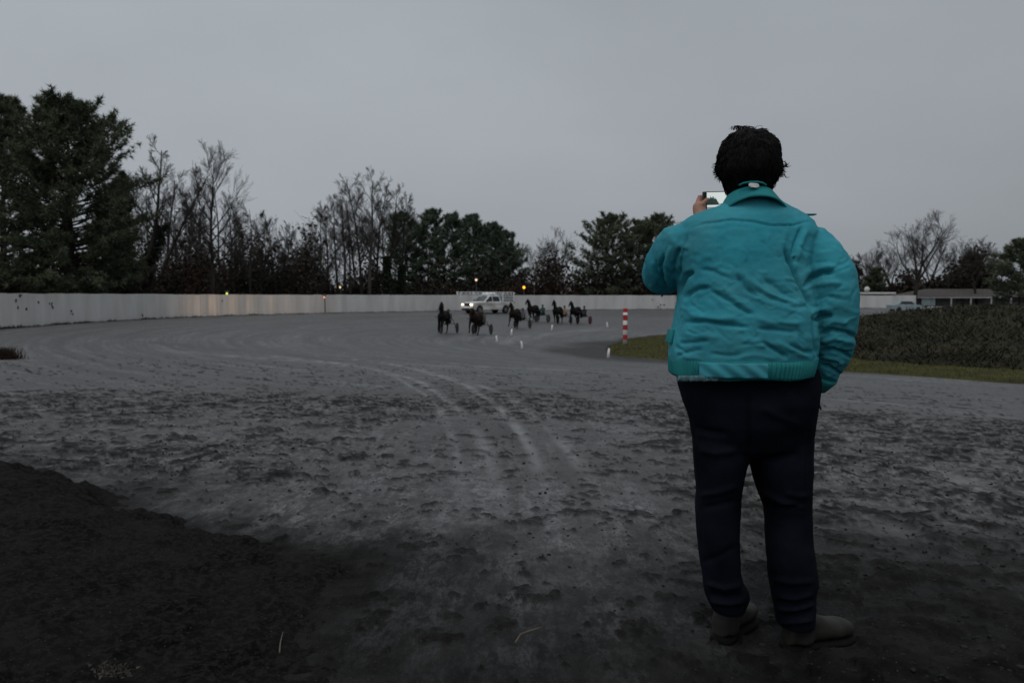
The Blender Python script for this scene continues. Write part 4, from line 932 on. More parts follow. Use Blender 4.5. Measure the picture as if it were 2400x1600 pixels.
frame_me = b.mesh('frame'); b = MB(); b.box((-1.86, 0, .74), (.32, .36, .07), .03); b.box((-2.02, 0, .84), (.05, .34, .18), .02); seat_me = b.mesh('seat')
M_sulky = [mat('sulky_dark', (.02, .022, .024), .4, .2, 5, metal=.3), mat('sulky_red', (.08, .015, .014), .45, .2, 5)]
M_disc = [mat('disc_dark', (.03, .032, .034), .5, .2, 5), mat('disc_pale', (.09, .09, .095), .5, .2, 5), mat('disc_red', (.10, .022, .022), .5, .2, 5)]
# driver: seated, feet up on the rests, hands forward on the lines
b = MB()
b.blob((-1.86, 0, .88), .16, (-1.92, 0, 1.12), .17, 14, 1.15); b.blob((-1.92, 0, 1.15), .17, (-1.90, 0, 1.32), .14, 14, 1.25); b.blob((-1.90, 0, 1.36), .06, (-1.87, 0, 1.48), .055, 10)
b.ball((-1.85, 0, 1.57), (.10, .08, .12), 14); b.blob((-1.76, 0, 1.55), .018, (-1.745, 0, 1.53), .012, 6)
for s in (-1, 1):
    b.blob((-1.84, s*.10, .86), .105, (-1.42, s*.20, 1.02), .075, 12); b.blob((-1.42, s*.20, 1.02), .07, (-1.08, s*.33, .86), .048, 12); b.blob((-1.08, s*.33, .86), .045, (-1.0, s*.34, .98), .04, 10)
    b.blob((-1.90, s*.20, 1.32), .075, (-1.72, s*.25, 1.10), .055, 10); b.blob((-1.72, s*.25, 1.10), .05, (-1.46, s*.10, 1.16), .036, 10)
    for k in range(4): b.blob((-1.45, s*.10+.018*(k-1.5), 1.165), .012, (-1.385, s*.085+.018*(k-1.5), 1.15-.01*k), .010, 6)
    b.blob((-1.45, s*.06, 1.18), .012, (-1.41, s*.045, 1.20), .010, 6)
drv_me = remesh(b.mesh('body'), .016, 3, .5, 'body'); drv_me.polygons.foreach_set('use_smooth', [True]*len(drv_me.polygons))
b = MB(); b.loft([(-1.86, 0, 1.56, .125, .108, 2), (-1.86, 0, 1.62, .128, .110, 2), (-1.86, 0, 1.68, .105, .09, 2), (-1.86, 0, 1.715, .05, .045, 2)], 18); b.box((-1.75, 0, 1.575), (.07, .15, .015), .004); helm_me = b.mesh('helmet')
b = MB()
for s in (-1, 1): b.tube([(-1.40, s*.09, 1.16), (-.5, s*.2, 1.42), (.35, s*.14, 1.55), (.95, s*.07, 1.72)], .008, 4)
rein_me = b.mesh('reins')
def suit(nm, c): return mat(nm, c, .8, .2, 4)
RIGS = [  # px, depth, heading deg (0 = straight at us, + = turned to picture left), horse, coat, suit, disc, what it is
    (1034, 55.0, 11, 'A', 0, suit('suit_dark', (0.050, 0.056, 0.064)), 0, 'leftmost horse', 'black horse with raised head', 1.0),
    (1110, 54.6, 17, 'C', 1, suit('suit_olive', (0.070, 0.076, 0.070)), 0, 'second horse from the left', 'bay horse with lowered head', 1.0),
    (1206, 65.0, 22, 'D', 2, suit('suit_grey', (0.110, 0.110, 0.120)), 0, 'third horse from the left', 'dark brown horse half hiding the next one', 1.0),
    (1248, 74.5, 33, 'B', 0, suit('suit_green', (0.040, 0.070, 0.068)), 1, 'fourth horse from the left', 'black horse behind the brown one', 1.0),
    (1306, 73.5, 25, 'A', 0, suit('suit_tan', (0.300, 0.200, 0.130)), 0, 'fifth horse from the left', 'black striding horse', 1.0),
    (1348, 74.0, 32, 'D', 0, suit('suit_black', (0.036, 0.036, 0.040)), 2, 'rightmost horse', 'black horse with arched neck', 1.0)]
for (px, d, hd_, kk, cc, st, dc, which, desc, s_) in RIGS:
    x_ = (px-1200)/FPX*d; zz = tz(x_, d)-.015; rz = math.atan2(-math.cos(R(hd_)), -math.sin(R(hd_)))
    (hm, _, _), mane, tail = HS[kk]
    o = empty('horse', (x_, d, zz), rz); o.rotation_euler[0] = R(-7 if px < 1180 else 0); o.scale = (s_, s_, s_); tag(o, desc + ', ' + which + ' on the track', 'horse', 'horses racing round the turn')
    def cp(me, m, nm, par):
        q = link(nm, me, par)
        if not me.materials: me.materials.append(None)
        q.material_slots[0].link = 'OBJECT'; q.material_slots[0].material = m; return q
    cp(hm, COATS[cc], 'body', o); cp(mane, M_mane, 'mane', o); cp(tail, M_mane, 'tail', o); cp(HME, M_strap, 'harness', o)
    q = empty('sulky', (x_, d, zz), rz); tag(q, 'light two-wheeled racing sulky drawn by the ' + which, 'sulky', 'racing sulkies')
    for s in (-1, 1):
        wq = cp(disc_me, M_disc[dc], 'wheel', q); wq.location = (-1.80, s*.66, .376)
        ty_ = link('tyre', tyre_me, wq, M_tyre, True); cp(sh_me[s], M_sulky[1 if dc == 2 else 0], 'shaft', q)
    cp(frame_me, M_sulky[0], 'frame', q); cp(seat_me, M_strap, 'seat', q)
    p = empty('person', (x_, d, zz), rz); tag(p, 'helmeted driver seated low in the sulky behind the ' + which, 'person', 'sulky drivers')
    cp(drv_me, st, 'body', p); cp(helm_me, st if cc != 0 or dc else M_grille, 'helmet', p); cp(rein_me, M_strap, 'reins', p)

# ------------------------------------------------------------------ the onlooker
YP = 2.5; SC = YP/FPX           # metres per photo pixel on the figure's plane
fx, fz = at(1770, 1525, YP).x, tz(at(1770, 1525, YP).x, YP)
per = empty('person', (fx, YP, fz)); tag(per, 'person in teal jacket, navy trousers and rubber boots filming with a phone', 'person')
PINV = Matrix.Translation(-Vector(per.location))
def pput(name, me, m, parent=None, smooth=True):
    o = link(name, me, parent or per, m, smooth); o.matrix_parent_inverse = PINV if parent is None else Matrix.Identity(4); return o
def W(px, py, dy=0.0): return at(px, py, YP) + Vector((0, dy, 0))    # photo pixel -> point of the figure, pushed dy deeper
def rowsec(py, xl, xr, cy, ry, ex=2.4):
    a, b = at(xl, py, YP+cy-.12*ry), at(xr, py, YP+cy-.12*ry); return ((a.x+b.x)/2, YP+cy, at(xl, py, YP+cy-.7*ry).z, (b.x-a.x)/2, ry, ex)
def fold(me, folds, wr=0.0, wsc=18, seed=1, stretch=(1, 1, 1), fine=0.0):
    """press creases (amp < 0) and ridges (amp > 0) into cloth along lines drawn on the back of the figure"""
    P = coords(me); Nn = normals(me); px, py = proj(P); face = sst(0.25, -0.25, Nn[:, 1]); D = np.zeros(len(P))
    for pts, wd, amp in folds:
        d, f = seg_dist(px, py, pts); D += amp*np.exp(-(d/wd)**2)*sst(0, .22, f)*sst(1, .78, f)*face
    if wr: 
        Q = P*np.array(stretch); D += wr*(vn3(Q, wsc, seed)+.5*vn3(Q, wsc*2.1, seed+3))
    if fine: D += fine*vn3(P, 90, seed+9)
    setco(me, P+Nn*D[:, None])
Z6 = lambda pts: [(1480+a/2.24, 260+b/2.24) for a, b in pts]
Z7 = lambda pts: [(1560+a/2.178, 860+b/2.178) for a, b in pts]

def cloth(name, c, c2, rough, sc, weave, wstr, spec=.2):
    m = mat(name, c, rough, sc=sc, c2=c2, spec=spec, sheen=0.0, coord='Object', bump=wstr, bsc=weave); return m
M_jack = cloth('teal_cotton', (.020, .250, .325), (.046, .355, .440), .82, 6.5, 420, .22)
def creased(m, sc, st, dist, stretch):
    """fine crumple lines of worn cloth"""
    t = m.node_tree; b_ = t.nodes['Principled BSDF']; tc_ = t.nodes.new('ShaderNodeTexCoord'); mp_n = t.nodes.new('ShaderNodeMapping'); mp_n.inputs['Scale'].default_value = stretch; mp_n.inputs['Rotation'].default_value = (0, R(22), 0)
    nn = t.nodes.new('ShaderNodeTexNoise'); nn.noise_type = 'RIDGED_MULTIFRACTAL'; nn.inputs['Scale'].default_value = sc; nn.inputs['Detail'].default_value = 6; nn.inputs['Distortion'].default_value = .5
    bn2 = t.nodes.new('ShaderNodeBump'); bn2.inputs['Strength'].default_value = st; bn2.inputs['Distance'].default_value = dist
    t.links.new(tc_.outputs['Object'], mp_n.inputs[0]); t.links.new(mp_n.outputs[0], nn.inputs['Vector']); t.links.new(nn.outputs['Fac'], bn2.inputs['Height'])
    old = b_.inputs['Normal'].links[0].from_socket; t.links.new(old, bn2.inputs['Normal']); t.links.new(bn2.outputs[0], b_.inputs['Normal'])
def worn(m, colr, sc, amount):
    """patches of fading and grime"""
    t = m.node_tree; b_ = t.nodes['Principled BSDF']; tc_ = t.nodes.new('ShaderNodeTexCoord'); nn = t.nodes.new('ShaderNodeTexNoise'); nn.inputs['Scale'].default_value = sc; nn.inputs['Detail'].default_value = 6; nn.inputs['Roughness'].default_value = .65
    rg = t.nodes.new('ShaderNodeMapRange'); rg.inputs['From Min'].default_value = .42; rg.inputs['From Max'].default_value = .68; rg.inputs['To Max'].default_value = amount; mx_ = t.nodes.new('ShaderNodeMixRGB'); mx_.inputs[2].default_value = (*colr, 1)
    old = b_.inputs['Base Color'].links[0].from_socket; t.links.new(tc_.outputs['Object'], nn.inputs['Vector']); t.links.new(nn.outputs['Fac'], rg.inputs['Value']); t.links.new(rg.outputs[0], mx_.inputs[0]); t.links.new(old, mx_.inputs[1]); t.links.new(mx_.outputs[0], b_.inputs['Base Color'])
worn(M_jack, (.085, .27, .29), 4.2, .45); worn(M_jack, (.02, .15, .20), 11, .25)
creased(M_jack, 7.5, .32, .010, (.55, 1, 1.7))
M_rib = cloth('teal_knit', (.016, .185, .200), (.030, .260, .262), .85, 14, 500, .3)
M_coll = cloth('teal_collar', (.016, .200, .225), (.028, .270, .285), .8, 10, 420, .2)
M_navy = cloth('navy_trouser', (.0042, .0050, .0085), (.0090, .0108, .0175), .9, 7, 380, .25, .04)
creased(M_navy, 7, .5, .012, (.6, 1, 1.5))
M_skin = mat('skin', (.36, .19, .14), .55, .15, 14, bump=.1, bsc=160)
M_hair = mat('dark_hair', (.0035, .003, .003), .7, .35, 60, spec=.12)
M_boot = mat('olive_rubber', (.013, .0125, .011), .6, c2=(.034, .032, .028), sc=14, spec=.2, bump=.1, bsc=90)
M_sole = mat('dark_sole', (.008, .0078, .0075), .85, .2, 18, spec=.1)
M_tagw = mat('white_label', (.55, .56, .53), .8, .1, 30)

# body: one continuous skin from crown to wrists and ankles
HC = W(1764, 388, .055)      # head centre
b = MB()
b.ball(HC+Vector((0, 0, .012)), (.074, .094, .108), 20); b.ball(HC+Vector((0, .03, -.055)), (.060, .072, .072), 16); b.blob(HC+Vector((0, .085, -.095)), .026, HC+Vector((0, .075, -.09)), .03, 10)   # skull, jaw, chin
b.blob(HC+Vector((0, .098, .012)), .011, HC+Vector((0, .116, -.032)), .015, 10)                     # nose
b.blob(HC+Vector((-.018, .096, -.064)), .009, HC+Vector((.018, .096, -.064)), .009, 8)                # lips
for s in (-1, 1):
    b.blob(HC+Vector((s*.030, .090, .028)), .013, HC+Vector((s*.012, .093, .026)), .010, 8)              # brow
    b.blob(HC+Vector((s*.077, .005, .010)), .016, HC+Vector((s*.076, .002, -.036)), .011, 8, .6)        # ear
b.blob(W(1699, 399, .035), .013, W(1704, 421, .035), .010, 10); NK = W(1762, 440, .02); b.blob(HC+Vector((0, -.012, -.04)), .056, NK+Vector((0, -.005, -.06)), .062, 14)
SHL, SHR = W(1632, 562, .02), W(1880, 570, .02); EL = W(1567, 633, .16); WRL = Vector((at(1643, 516, YP+.40).x, YP+.40, at(1643, 516, YP+.40).z)); ER = W(1962, 735, -.01); WRR = W(1938, 880, .11)
b.loft([rowsec(1050, 1720, 1790, .02, .06), rowsec(1000, 1640, 1870, .02, .14), rowsec(900, 1615, 1895, .02, .15), rowsec(740, 1625, 1880, .02, .13), rowsec(600, 1630, 1870, .02, .11), rowsec(530, 1640, 1870, .02, .08), rowsec(500, 1710, 1815, .02, .06)], 28)
for s0, e0, w0 in ((SHL, EL, WRL), (SHR, ER, WRR)): b.blob(s0, .048, e0, .042, 12); b.blob(e0, .041, w0, .028, 12)
b.blob(W(1695, 1030, .02), .062, W(1685, 1250, .02), .046, 12); b.blob(W(1685, 1250, .02), .044, W(1702, 1425, .05), .03, 12)
b.blob(W(1838, 1030, .02), .062, W(1850, 1250, .01), .044, 12); b.blob(W(1850, 1250, .01), .042, W(1864, 1430, .01), .03, 12)
# left hand holds the phone by its short side: palm, four fingers round the back, thumb on the near face
PHC = Vector((at(1695, 472, YP+.43).x, YP+.43, at(1695, 472, YP+.43).z)); PW, PH, PT = .152, .074, .009
PL = PHC.x - PW/2
palm0 = WRL + Vector((.004, .012, .012)); palm1 = Vector((PL-.012, YP+.432, PHC.z-.022))
b.blob(WRL, .026, palm0, .027, 12); b.blob(palm0, .027, palm1, .024, 12)
b.blob(palm0+Vector((0, 0, -.012)), .022, palm1+Vector((0, .006, -.018)), .020, 10)
for k in range(4):     # fingers curl behind the phone
    z_ = PHC.z + .020 - .018*k; L_ = (.072, .078, .074, .060)[k]; r = .0088 - .0006*k
    p0 = palm1+Vector((-.004, .008, .012-.012*k)); p1 = Vector((PL-.006, YP+.43+.022, z_)); p2 = p1+Vector((L_*.45, .006, .002)); p3 = p2+Vector((L_*.32, -.008, .001))
    b.blob(p0, r*1.15, p1, r*1.05, 8); b.blob(p1, r*1.05, p2, r, 8); b.blob(p2, r, p3, r*.85, 8)
t0 = palm1+Vector((-.002, -.012, .004)); t1 = Vector((PL-.004, YP+.43-.018, PHC.z-.012)); t2 = Vector((PL+.014, YP+.43-.017, PHC.z+.006))
b.blob(t0, .0125, t1, .0115, 8); b.blob(t1, .0112, t2, .0090, 8)
# right hand, loosely closed inside the pocket
pr = WRR+Vector((-.02, .05, -.05)); b.blob(WRR, .026, pr, .030, 12); b.blob(pr, .030, pr+Vector((-.035, .04, -.01)), .026, 12)
for k in range(4):
    q0 = pr+Vector((-.05, .045, .018-.016*k)); q1 = q0+Vector((-.034, .012, -.006)); q2 = q1+Vector((-.018, -.018, -.004)); b.blob(q0, .0088, q1, .0085, 8); b.blob(q1, .0085, q2, .0075, 8)
b.blob(pr+Vector((-.01, .04, .024)), .0105, pr+Vector((-.05, .055, .034)), .0085, 8)
bodym = remesh(b.mesh('body'), .0072, 3, .45, 'body'); pput('body', bodym, M_skin)
M_eye = mat('eye_white', (.6, .58, .55), .3, .05, 10)
for s in (-1, 1):
    e_ = MB(); e_.ball(HC+Vector((s*.030, .078, .010)), .0125, 12); pput('eye', e_.mesh('eye'), M_eye)

# trousers
b = MB()
b.loft([rowsec(1080, 1725, 1790, .02, .07), rowsec(1055, 1640, 1895, .02, .13), rowsec(1030, 1626, 1905, .02, .15), rowsec(1000, 1622, 1908, .015, .165), rowsec(950, 1606, 1917, .015, .175), rowsec(905, 1594, 1921, .02, .165), rowsec(870, 1592, 1918, .02, .155)], 36)
def leg(rows):
    b.loft([rowsec(py, xl, xr, cy, ry, 2.2) for (py, xl, xr, cy, ry) in rows][::-1], 24)
leg([(1040, 1628, 1765, .02, .125), (1076, 1629, 1756, .02, .12), (1120, 1633, 1746, .02, .112), (1160, 1636, 1738, .02, .102), (1240, 1634, 1733, .02, .09), (1300, 1640, 1733, .025, .086), (1345, 1646, 1736, .03, .082), (1375, 1650, 1741, .03, .082), (1395, 1654, 1753, .03, .082), (1412, 1657, 1757, .03, .08), (1428, 1664, 1750, .03, .074), (1442, 1672, 1742, .03, .066)])
leg([(1040, 1748, 1905, .02, .125), (1076, 1757, 1904, .02, .12), (1120, 1768, 1902, .015, .112), (1160, 1779, 1900, .01, .104), (1205, 1797, 1900, .01, .098), (1240, 1800, 1901, .005, .094), (1300, 1800, 1906, .0, .09), (1350, 1804, 1914, .0, .088), (1378, 1808, 1916, .0, .088), (1400, 1812, 1911, .0, .084), (1440, 1818, 1910, .0, .078), (1478, 1825, 1909, .0, .070)])
tm_ = remesh(b.mesh('trousers'), .0065, 6, .5, 'trousers')
TF = [(Z7([(150, 420), (260, 440), (380, 420)]), 9, .006), (Z7([(120, 300), (220, 330), (330, 340)]), 8, -.005), (Z7([(470, 200), (600, 260), (700, 300)]), 9, .005), (Z7([(440, 480), (560, 470), (700, 440)]), 9, -.006), (Z7([(430, 470), (425, 300), (420, 100)]), 7, -.008),
    (Z7([(480, 620), (600, 690), (730, 715)]), 7, .008), (Z7([(520, 720), (620, 715), (735, 690)]), 6, -.007), (Z7([(600, 640), (690, 660), (740, 650)]), 6, .006), (Z7([(160, 660), (270, 640), (380, 600)]), 8, .006), (Z7([(170, 720), (280, 700), (380, 680)]), 7, -.005),
    (Z7([(200, 1100), (300, 1130), (400, 1110)]), 6, .008), (Z7([(210, 1150), (300, 1175), (420, 1160)]), 6, -.008), (Z7([(220, 1190), (320, 1205), (420, 1190)]), 6, .008), (Z7([(560, 1165), (660, 1180), (765, 1150)]), 5, .008), (Z7([(560, 1195), (660, 1205), (765, 1185)]), 5, -.008), (Z7([(560, 1235), (660, 1235), (765, 1205)]), 5, .008), (Z7([(570, 1270), (660, 1265), (765, 1240)]), 5, -.007), (Z7([(570, 1310), (660, 1300), (765, 1285)]), 5, .006),
    (Z7([(530, 1080), (640, 1100), (770, 1090)]), 7, .006), (Z7([(165, 1000), (280, 960), (380, 900)]), 8, -.004), (Z7([(120, 120), (130, 250), (160, 420), (180, 700), (190, 1000)]), 3.5, -.003), (Z7([(735, 200), (720, 500), (712, 800), (735, 1080)]), 3.5, -.003)]
fold(tm_, [(p_, w_*.9, a_*1.5) for p_, w_, a_ in TF], wr=.0022, wsc=11, seed=4, stretch=(1, 1, 1.6))
pput('trousers', tm_, M_navy)

# jacket
b = MB()
b.loft([rowsec(858, 1576, 1910, .01, .185), rowsec(840, 1573, 1913, .01, .19), rowsec(800, 1577, 1914, .01, .195), rowsec(740, 1587, 1910, .01, .19), rowsec(690, 1596, 1902, .015, .18), rowsec(640, 1592, 1892, .02, .17), rowsec(580, 1584, 1905, .02, .15), rowsec(540, 1588, 1918, .02, .13), rowsec(515, 1598, 1908, .02, .112), rowsec(500, 1622, 1890, .02, .10), rowsec(488, 1655, 1868, .02, .085), rowsec(476, 1690, 1842, .015, .07), rowsec(462, 1706, 1826, .015, .062)], 48)
def sleeve(pts):
    P = [W(px, py, dy) if not isinstance(px, Vector) else px for (px, py, dy, r) in pts]; b.tube(P, [r for (_, _, _, r) in pts], 28)
k = SC
sleeve([(1870, 556, .02, 36*k), (1894, 574, .018, 56*k), (1920, 608, .012, 64*k), (1939, 650, .0, 66*k), (1947, 700, -.008, 62*k), (1953, 745, -.008, 55*k), (1954, 790, .0, 49*k), (1958, 825, .02, 46*k), (1950, 860, .04, 38*k), (1943, 886, .06, 32*k)])
sleeve([(1625, 545, .02, 38*k), (1610, 566, .02, 60*k), (1597, 590, .05, 63*k), (1582, 616, .10, 58*k), (1577, 636, .15, 54*k), (1580, 640, .19, 52*k), (1592, 620, .26, 44*k), (1615, 588, .32, 36*k), (1630, 556, .365, 30*k)])
jm = remesh(b.mesh('jacket'), .0045, 11, .5, 'jacket')
JF = [
 # left armpit and the long drag folds across the back
 (Z6([(248, 985), (258, 920), (285, 865), (335, 840)]), 8, -.020), (Z6([(270, 1000), (300, 960), (350, 935), (420, 925)]), 8, -.010), (Z6([(330, 890), (430, 905), (520, 960), (640, 1060)]), 9, .007), (Z6([(400, 935), (500, 985), (590, 1045), (660, 1080)]), 7, -.012),
 (Z6([(560, 820), (620, 890), (700, 950), (800, 1000), (900, 1030)]), 9, .013), (Z6([(545, 850), (600, 930), (680, 985)]), 7, -.009), (Z6([(600, 950), (700, 1005), (800, 1035), (890, 1060)]), 7, .009), (Z6([(640, 930), (740, 985), (850, 1020)]), 6, -.008), (Z6([(680, 870), (780, 940), (880, 1000)]), 9, -.008),
 (Z6([(270, 1030), (330, 1075), (450, 1095), (600, 1085)]), 9, .012), (Z6([(260, 1110), (380, 1105), (520, 1125), (640, 1140)]), 7, -.011), (Z6([(620, 1080), (720, 1110), (860, 1115), (930, 1100)]), 8, .011), (Z6([(640, 1140), (760, 1150), (900, 1160)]), 7, -.007),
 (Z6([(250, 1170), (360, 1180), (480, 1190)]), 8, .007), (Z6([(240, 1220), (330, 1215), (420, 1205)]), 7, -.006), (Z6([(230, 1250), (300, 1290), (360, 1305)]), 8, .009), (Z6([(225, 1290), (300, 1265), (380, 1250)]), 6, -.005),
 (Z6([(560, 1200), (680, 1215), (800, 1235)]), 8, .006), (Z6([(680, 1205), (760, 1260), (830, 1300)]), 7, -.010), (Z6([(740, 1200), (840, 1255), (950, 1300)]), 7, .010), (Z6([(820, 1220), (900, 1260), (960, 1275)]), 6, -.007), (Z6([(540, 1290), (650, 1280), (780, 1305)]), 6, .006), (Z6([(400, 1270), (500, 1285), (600, 1280)]), 7, -.005),
 (Z6([(330, 800), (380, 770), (440, 760)]), 8, .006), (Z6([(340, 660), (420, 640), (500, 650)]), 12, .004), (Z6([(350, 830), (430, 840), (500, 880)]), 8, -.006),
 # right armhole: seam and gathers
 (Z6([(795, 690), (815, 760), (850, 840), (885, 910), (930, 985), (960, 1060)]), 7, -.020), (Z6([(900, 600), (862, 690), (845, 770)]), 7, -.009), (Z6([(925, 610), (890, 700), (865, 800)]), 7, .010), (Z6([(815, 610), (800, 690), (830, 790)]), 8, .009), (Z6([(760, 640), (790, 760), (850, 880)]), 9, .007), (Z6([(855, 760), (858, 775), (862, 800)]), 5, -.010),
 (Z6([(960, 1060), (960, 1180), (975, 1300)]), 6, -.016),
 # right sleeve
 (Z6([(905, 940), (940, 880), (1000, 850), (1080, 850)]), 8, -.015), (Z6([(880, 880), (930, 840), (1030, 815), (1100, 830)]), 9, .013), (Z6([(930, 930), (1010, 900), (1110, 905)]), 9, .010), (Z6([(960, 1000), (1030, 975), (1120, 985)]), 9, -.006), (Z6([(950, 1060), (1010, 1040), (1070, 1045)]), 8, .010), (Z6([(965, 1110), (990, 1085), (1060, 1075)]), 7, -.013),
 (Z6([(985, 1150), (1060, 1105), (1150, 1110)]), 8, .010), (Z6([(975, 1180), (1050, 1150), (1140, 1165), (1200, 1200)]), 7, -.013), (Z6([(985, 1220), (1070, 1190), (1150, 1215), (1195, 1240)]), 7, .011), (Z6([(980, 1265), (1050, 1250), (1120, 1270), (1170, 1310)]), 7, -.012), (Z6([(990, 1290), (1060, 1300), (1120, 1340)]), 6, .009), (Z6([(990, 1330), (1050, 1350), (1110, 1390)]), 6, -.010), (Z6([(1000, 1370), (1050, 1395), (1090, 1415)]), 5, .007), (Z6([(1100, 1030), (1160, 1050), (1205, 1070)]), 8, .006),
 # left sleeve
 (Z6([(175, 740), (150, 820), (165, 900), (200, 960)]), 7, -.012), (Z6([(215, 690), (185, 790), (195, 880), (230, 960)]), 7, .010), (Z6([(260, 700), (225, 800), (222, 880)]), 7, -.010), (Z6([(300, 690), (265, 770), (250, 840)]), 8, .010), (Z6([(110, 770), (115, 850), (150, 930)]), 7, .008), (Z6([(130, 770), (130, 850), (160, 920)]), 5, -.007), (Z6([(185, 660), (230, 640), (300, 640)]), 9, .006),
 # yoke seam and shoulder seams
 (Z6([(300, 622), (380, 590), (520, 572), (640, 580), (740, 600), (850, 600), (960, 572)]), 3.0, -.0075), (Z6([(300, 645), (380, 612), (520, 594), (640, 602), (740, 622)]), 6, .003), (Z6([(1000, 585), (1060, 640), (1110, 700), (1150, 760)]), 3.5, -.004), (Z6([(300, 625), (285, 690), (262, 800), (250, 900)]), 4, -.006)]
JF = [(p_, w_*(.62 if a_ < 0 else .85), a_*(1.1 if a_ < 0 else .55)) for p_, w_, a_ in JF]
gc = np.random.default_rng(21)
for (x0, x1, y0, y1, an, sd_, l0, l1, nn_) in ((1600, 1895, 545, 640, 40, 35, 15, 45, 24), (1595, 1900, 640, 840, 18, 22, 25, 90, 60), (1905, 2005, 590, 880, -18, 22, 20, 55, 40), (1525, 1600, 560, 690, 75, 20, 20, 50, 16)):
    for _ in range(nn_):
        cx_, cy_ = gc.uniform(x0, x1), gc.uniform(y0, y1); a_ = R(gc.normal(an, sd_)); l_ = gc.uniform(l0, l1)/2; bend = gc.normal(0, l_*.25); am_ = gc.choice([-1, -1, 1])*gc.uniform(.0010, .0032)
        JF.append(([(cx_-math.cos(a_)*l_, cy_-math.sin(a_)*l_), (cx_-math.sin(a_)*bend, cy_+math.cos(a_)*bend), (cx_+math.cos(a_)*l_, cy_+math.sin(a_)*l_)], gc.uniform(2.4, 4.6), am_))
fold(jm, JF, wr=.0016, wsc=17, seed=7, stretch=(.7, 1, 1.6), fine=.0008)
fold(jm, [], wr=.0009, wsc=42, seed=17, stretch=(.6, 1, 1.5))
jack = pput('jacket', jm, M_jack)
# knitted waistband, smooth over the middle of the back
def band(rows, n, ribs, amp, smooth_px, y_flat):
    V = []; F = []
    for ri, (py, xl, xr, ry) in enumerate(rows):
        cx, cy, cz, rx, ry_, ex = rowsec(py, xl, xr, .01, ry)
        for j in range(n):
            q = 2*math.pi*j/n; c, d = math.cos(q), math.sin(q); X_ = cx+rx*math.copysign(abs(c)**(2/ex), c); Y_ = cy+ry_*math.copysign(abs(d)**(2/ex), d)
            pxx = 1200+X_/Y_*FPX; flat = 1.0 if (d < 0 and smooth_px[0] < pxx < smooth_px[1]) else 0.0
            r = amp*math.sin(j*ribs*2*math.pi/n)*(1-flat) + .004*flat; zz = cz + .0022*math.sin(7*q+ri)+(.006*math.sin(q)*(ri/len(rows)))
            V.append((X_+c*r, Y_+d*r, zz))
    k_ = len(rows)
    for i in range(k_-1):
        for j in range(n): F.append((i*n+j, (i+1)*n+j, (i+1)*n+(j+1) % n, i*n+(j+1) % n))
    me = bpy.data.meshes.new('waistband'); me.from_pydata(V, [], F); me.update(); return me
wb = band([(850, 1584, 1900, .172), (844, 1576, 1907, .190), (847, 1575, 1908, .195), (858, 1575, 1907, .196), (870, 1575, 1904, .194), (880, 1575, 1902, .191), (885, 1576, 1901, .187), (884, 1578, 1902, .178), (872, 1586, 1896, .168)], 720, 105, .0024, (1646, 1802), 0)
P = coords(wb); fold(wb, [(Z6([(380, 1375), (440, 1350), (480, 1330)]), 4, .004), (Z6([(430, 1385), (520, 1355), (600, 1330)]), 4, -.005), (Z6([(530, 1385), (620, 1360), (700, 1335)]), 4, .005), (Z6([(600, 1390), (680, 1365), (720, 1350)]), 4, -.004)])
pput('waistband', wb, M_rib)
# smooth panel of jacket cloth over the middle of the waistband
b = MB(); V = []; F = []; nx, nz_ = 40, 8
for j in range(nz_+1):
    py = 847.5+(881.5-847.5)*j/nz_
    for i in range(nx+1):
        px = 1648+(1800-1648)*i/nx; cx, cy, cz, rx, ry_, ex = rowsec(py, 1570, 1912, .01, .198); X_ = (px-1200)/FPX*2.31; s_ = (X_-cx)/rx
        Y_ = cy-ry_*(1-abs(s_)**ex)**(1/ex); V.append((X_, Y_-.013-.003*math.sin(i*.55-j*.8)-.003*math.sin(math.pi*j/nz_), cz))
V2 = [(x_, y_+.012, z_) for x_, y_, z_ in V]; m_ = len(V)
for j in range(nz_):
    for i in range(nx): q = j*(nx+1)+i; F += [(q, q+1, q+nx+2, q+nx+1), (m_+q, m_+q+nx+1, m_+q+nx+2, m_+q+1)]
for i in range(nx): F += [(i, m_+i, m_+i+1, i+1)]; q = nz_*(nx+1)+i; F += [(q, q+1, m_+q+1, m_+q)]
for j in range(nz_): q = j*(nx+1); F += [(q, q+nx+1, m_+q+nx+1, m_+q)]; q += nx; F += [(q, m_+q, m_+q+nx+1, q+nx+1)]
b.add(V+V2, F); pput('waist_panel', b.mesh('waist_panel'), M_jack)
# cuff of the right sleeve
cf = MB(); c0, c1 = W(1946, 876, .05), W(1931, 913, .085)
cf.tube([c0.lerp(c1, t) for t in (0, .12, .35, .6, .85, 1.0)], [36*k, 38*k, 36*k, 33*k, 30*k, 22*k], 40); pput('cuff', cf.mesh('cuff'), M_rib)
cf = MB(); c0 = W(1628, 560, .355); c1 = WRL+Vector((0, -.012, -.008)); cf.tube([c0.lerp(c1, t) for t in (0, .2, .6, 1)], [36*k, 36*k, 33*k, 29*k], 40); pput('cuff', cf.mesh('cuff'), M_rib)
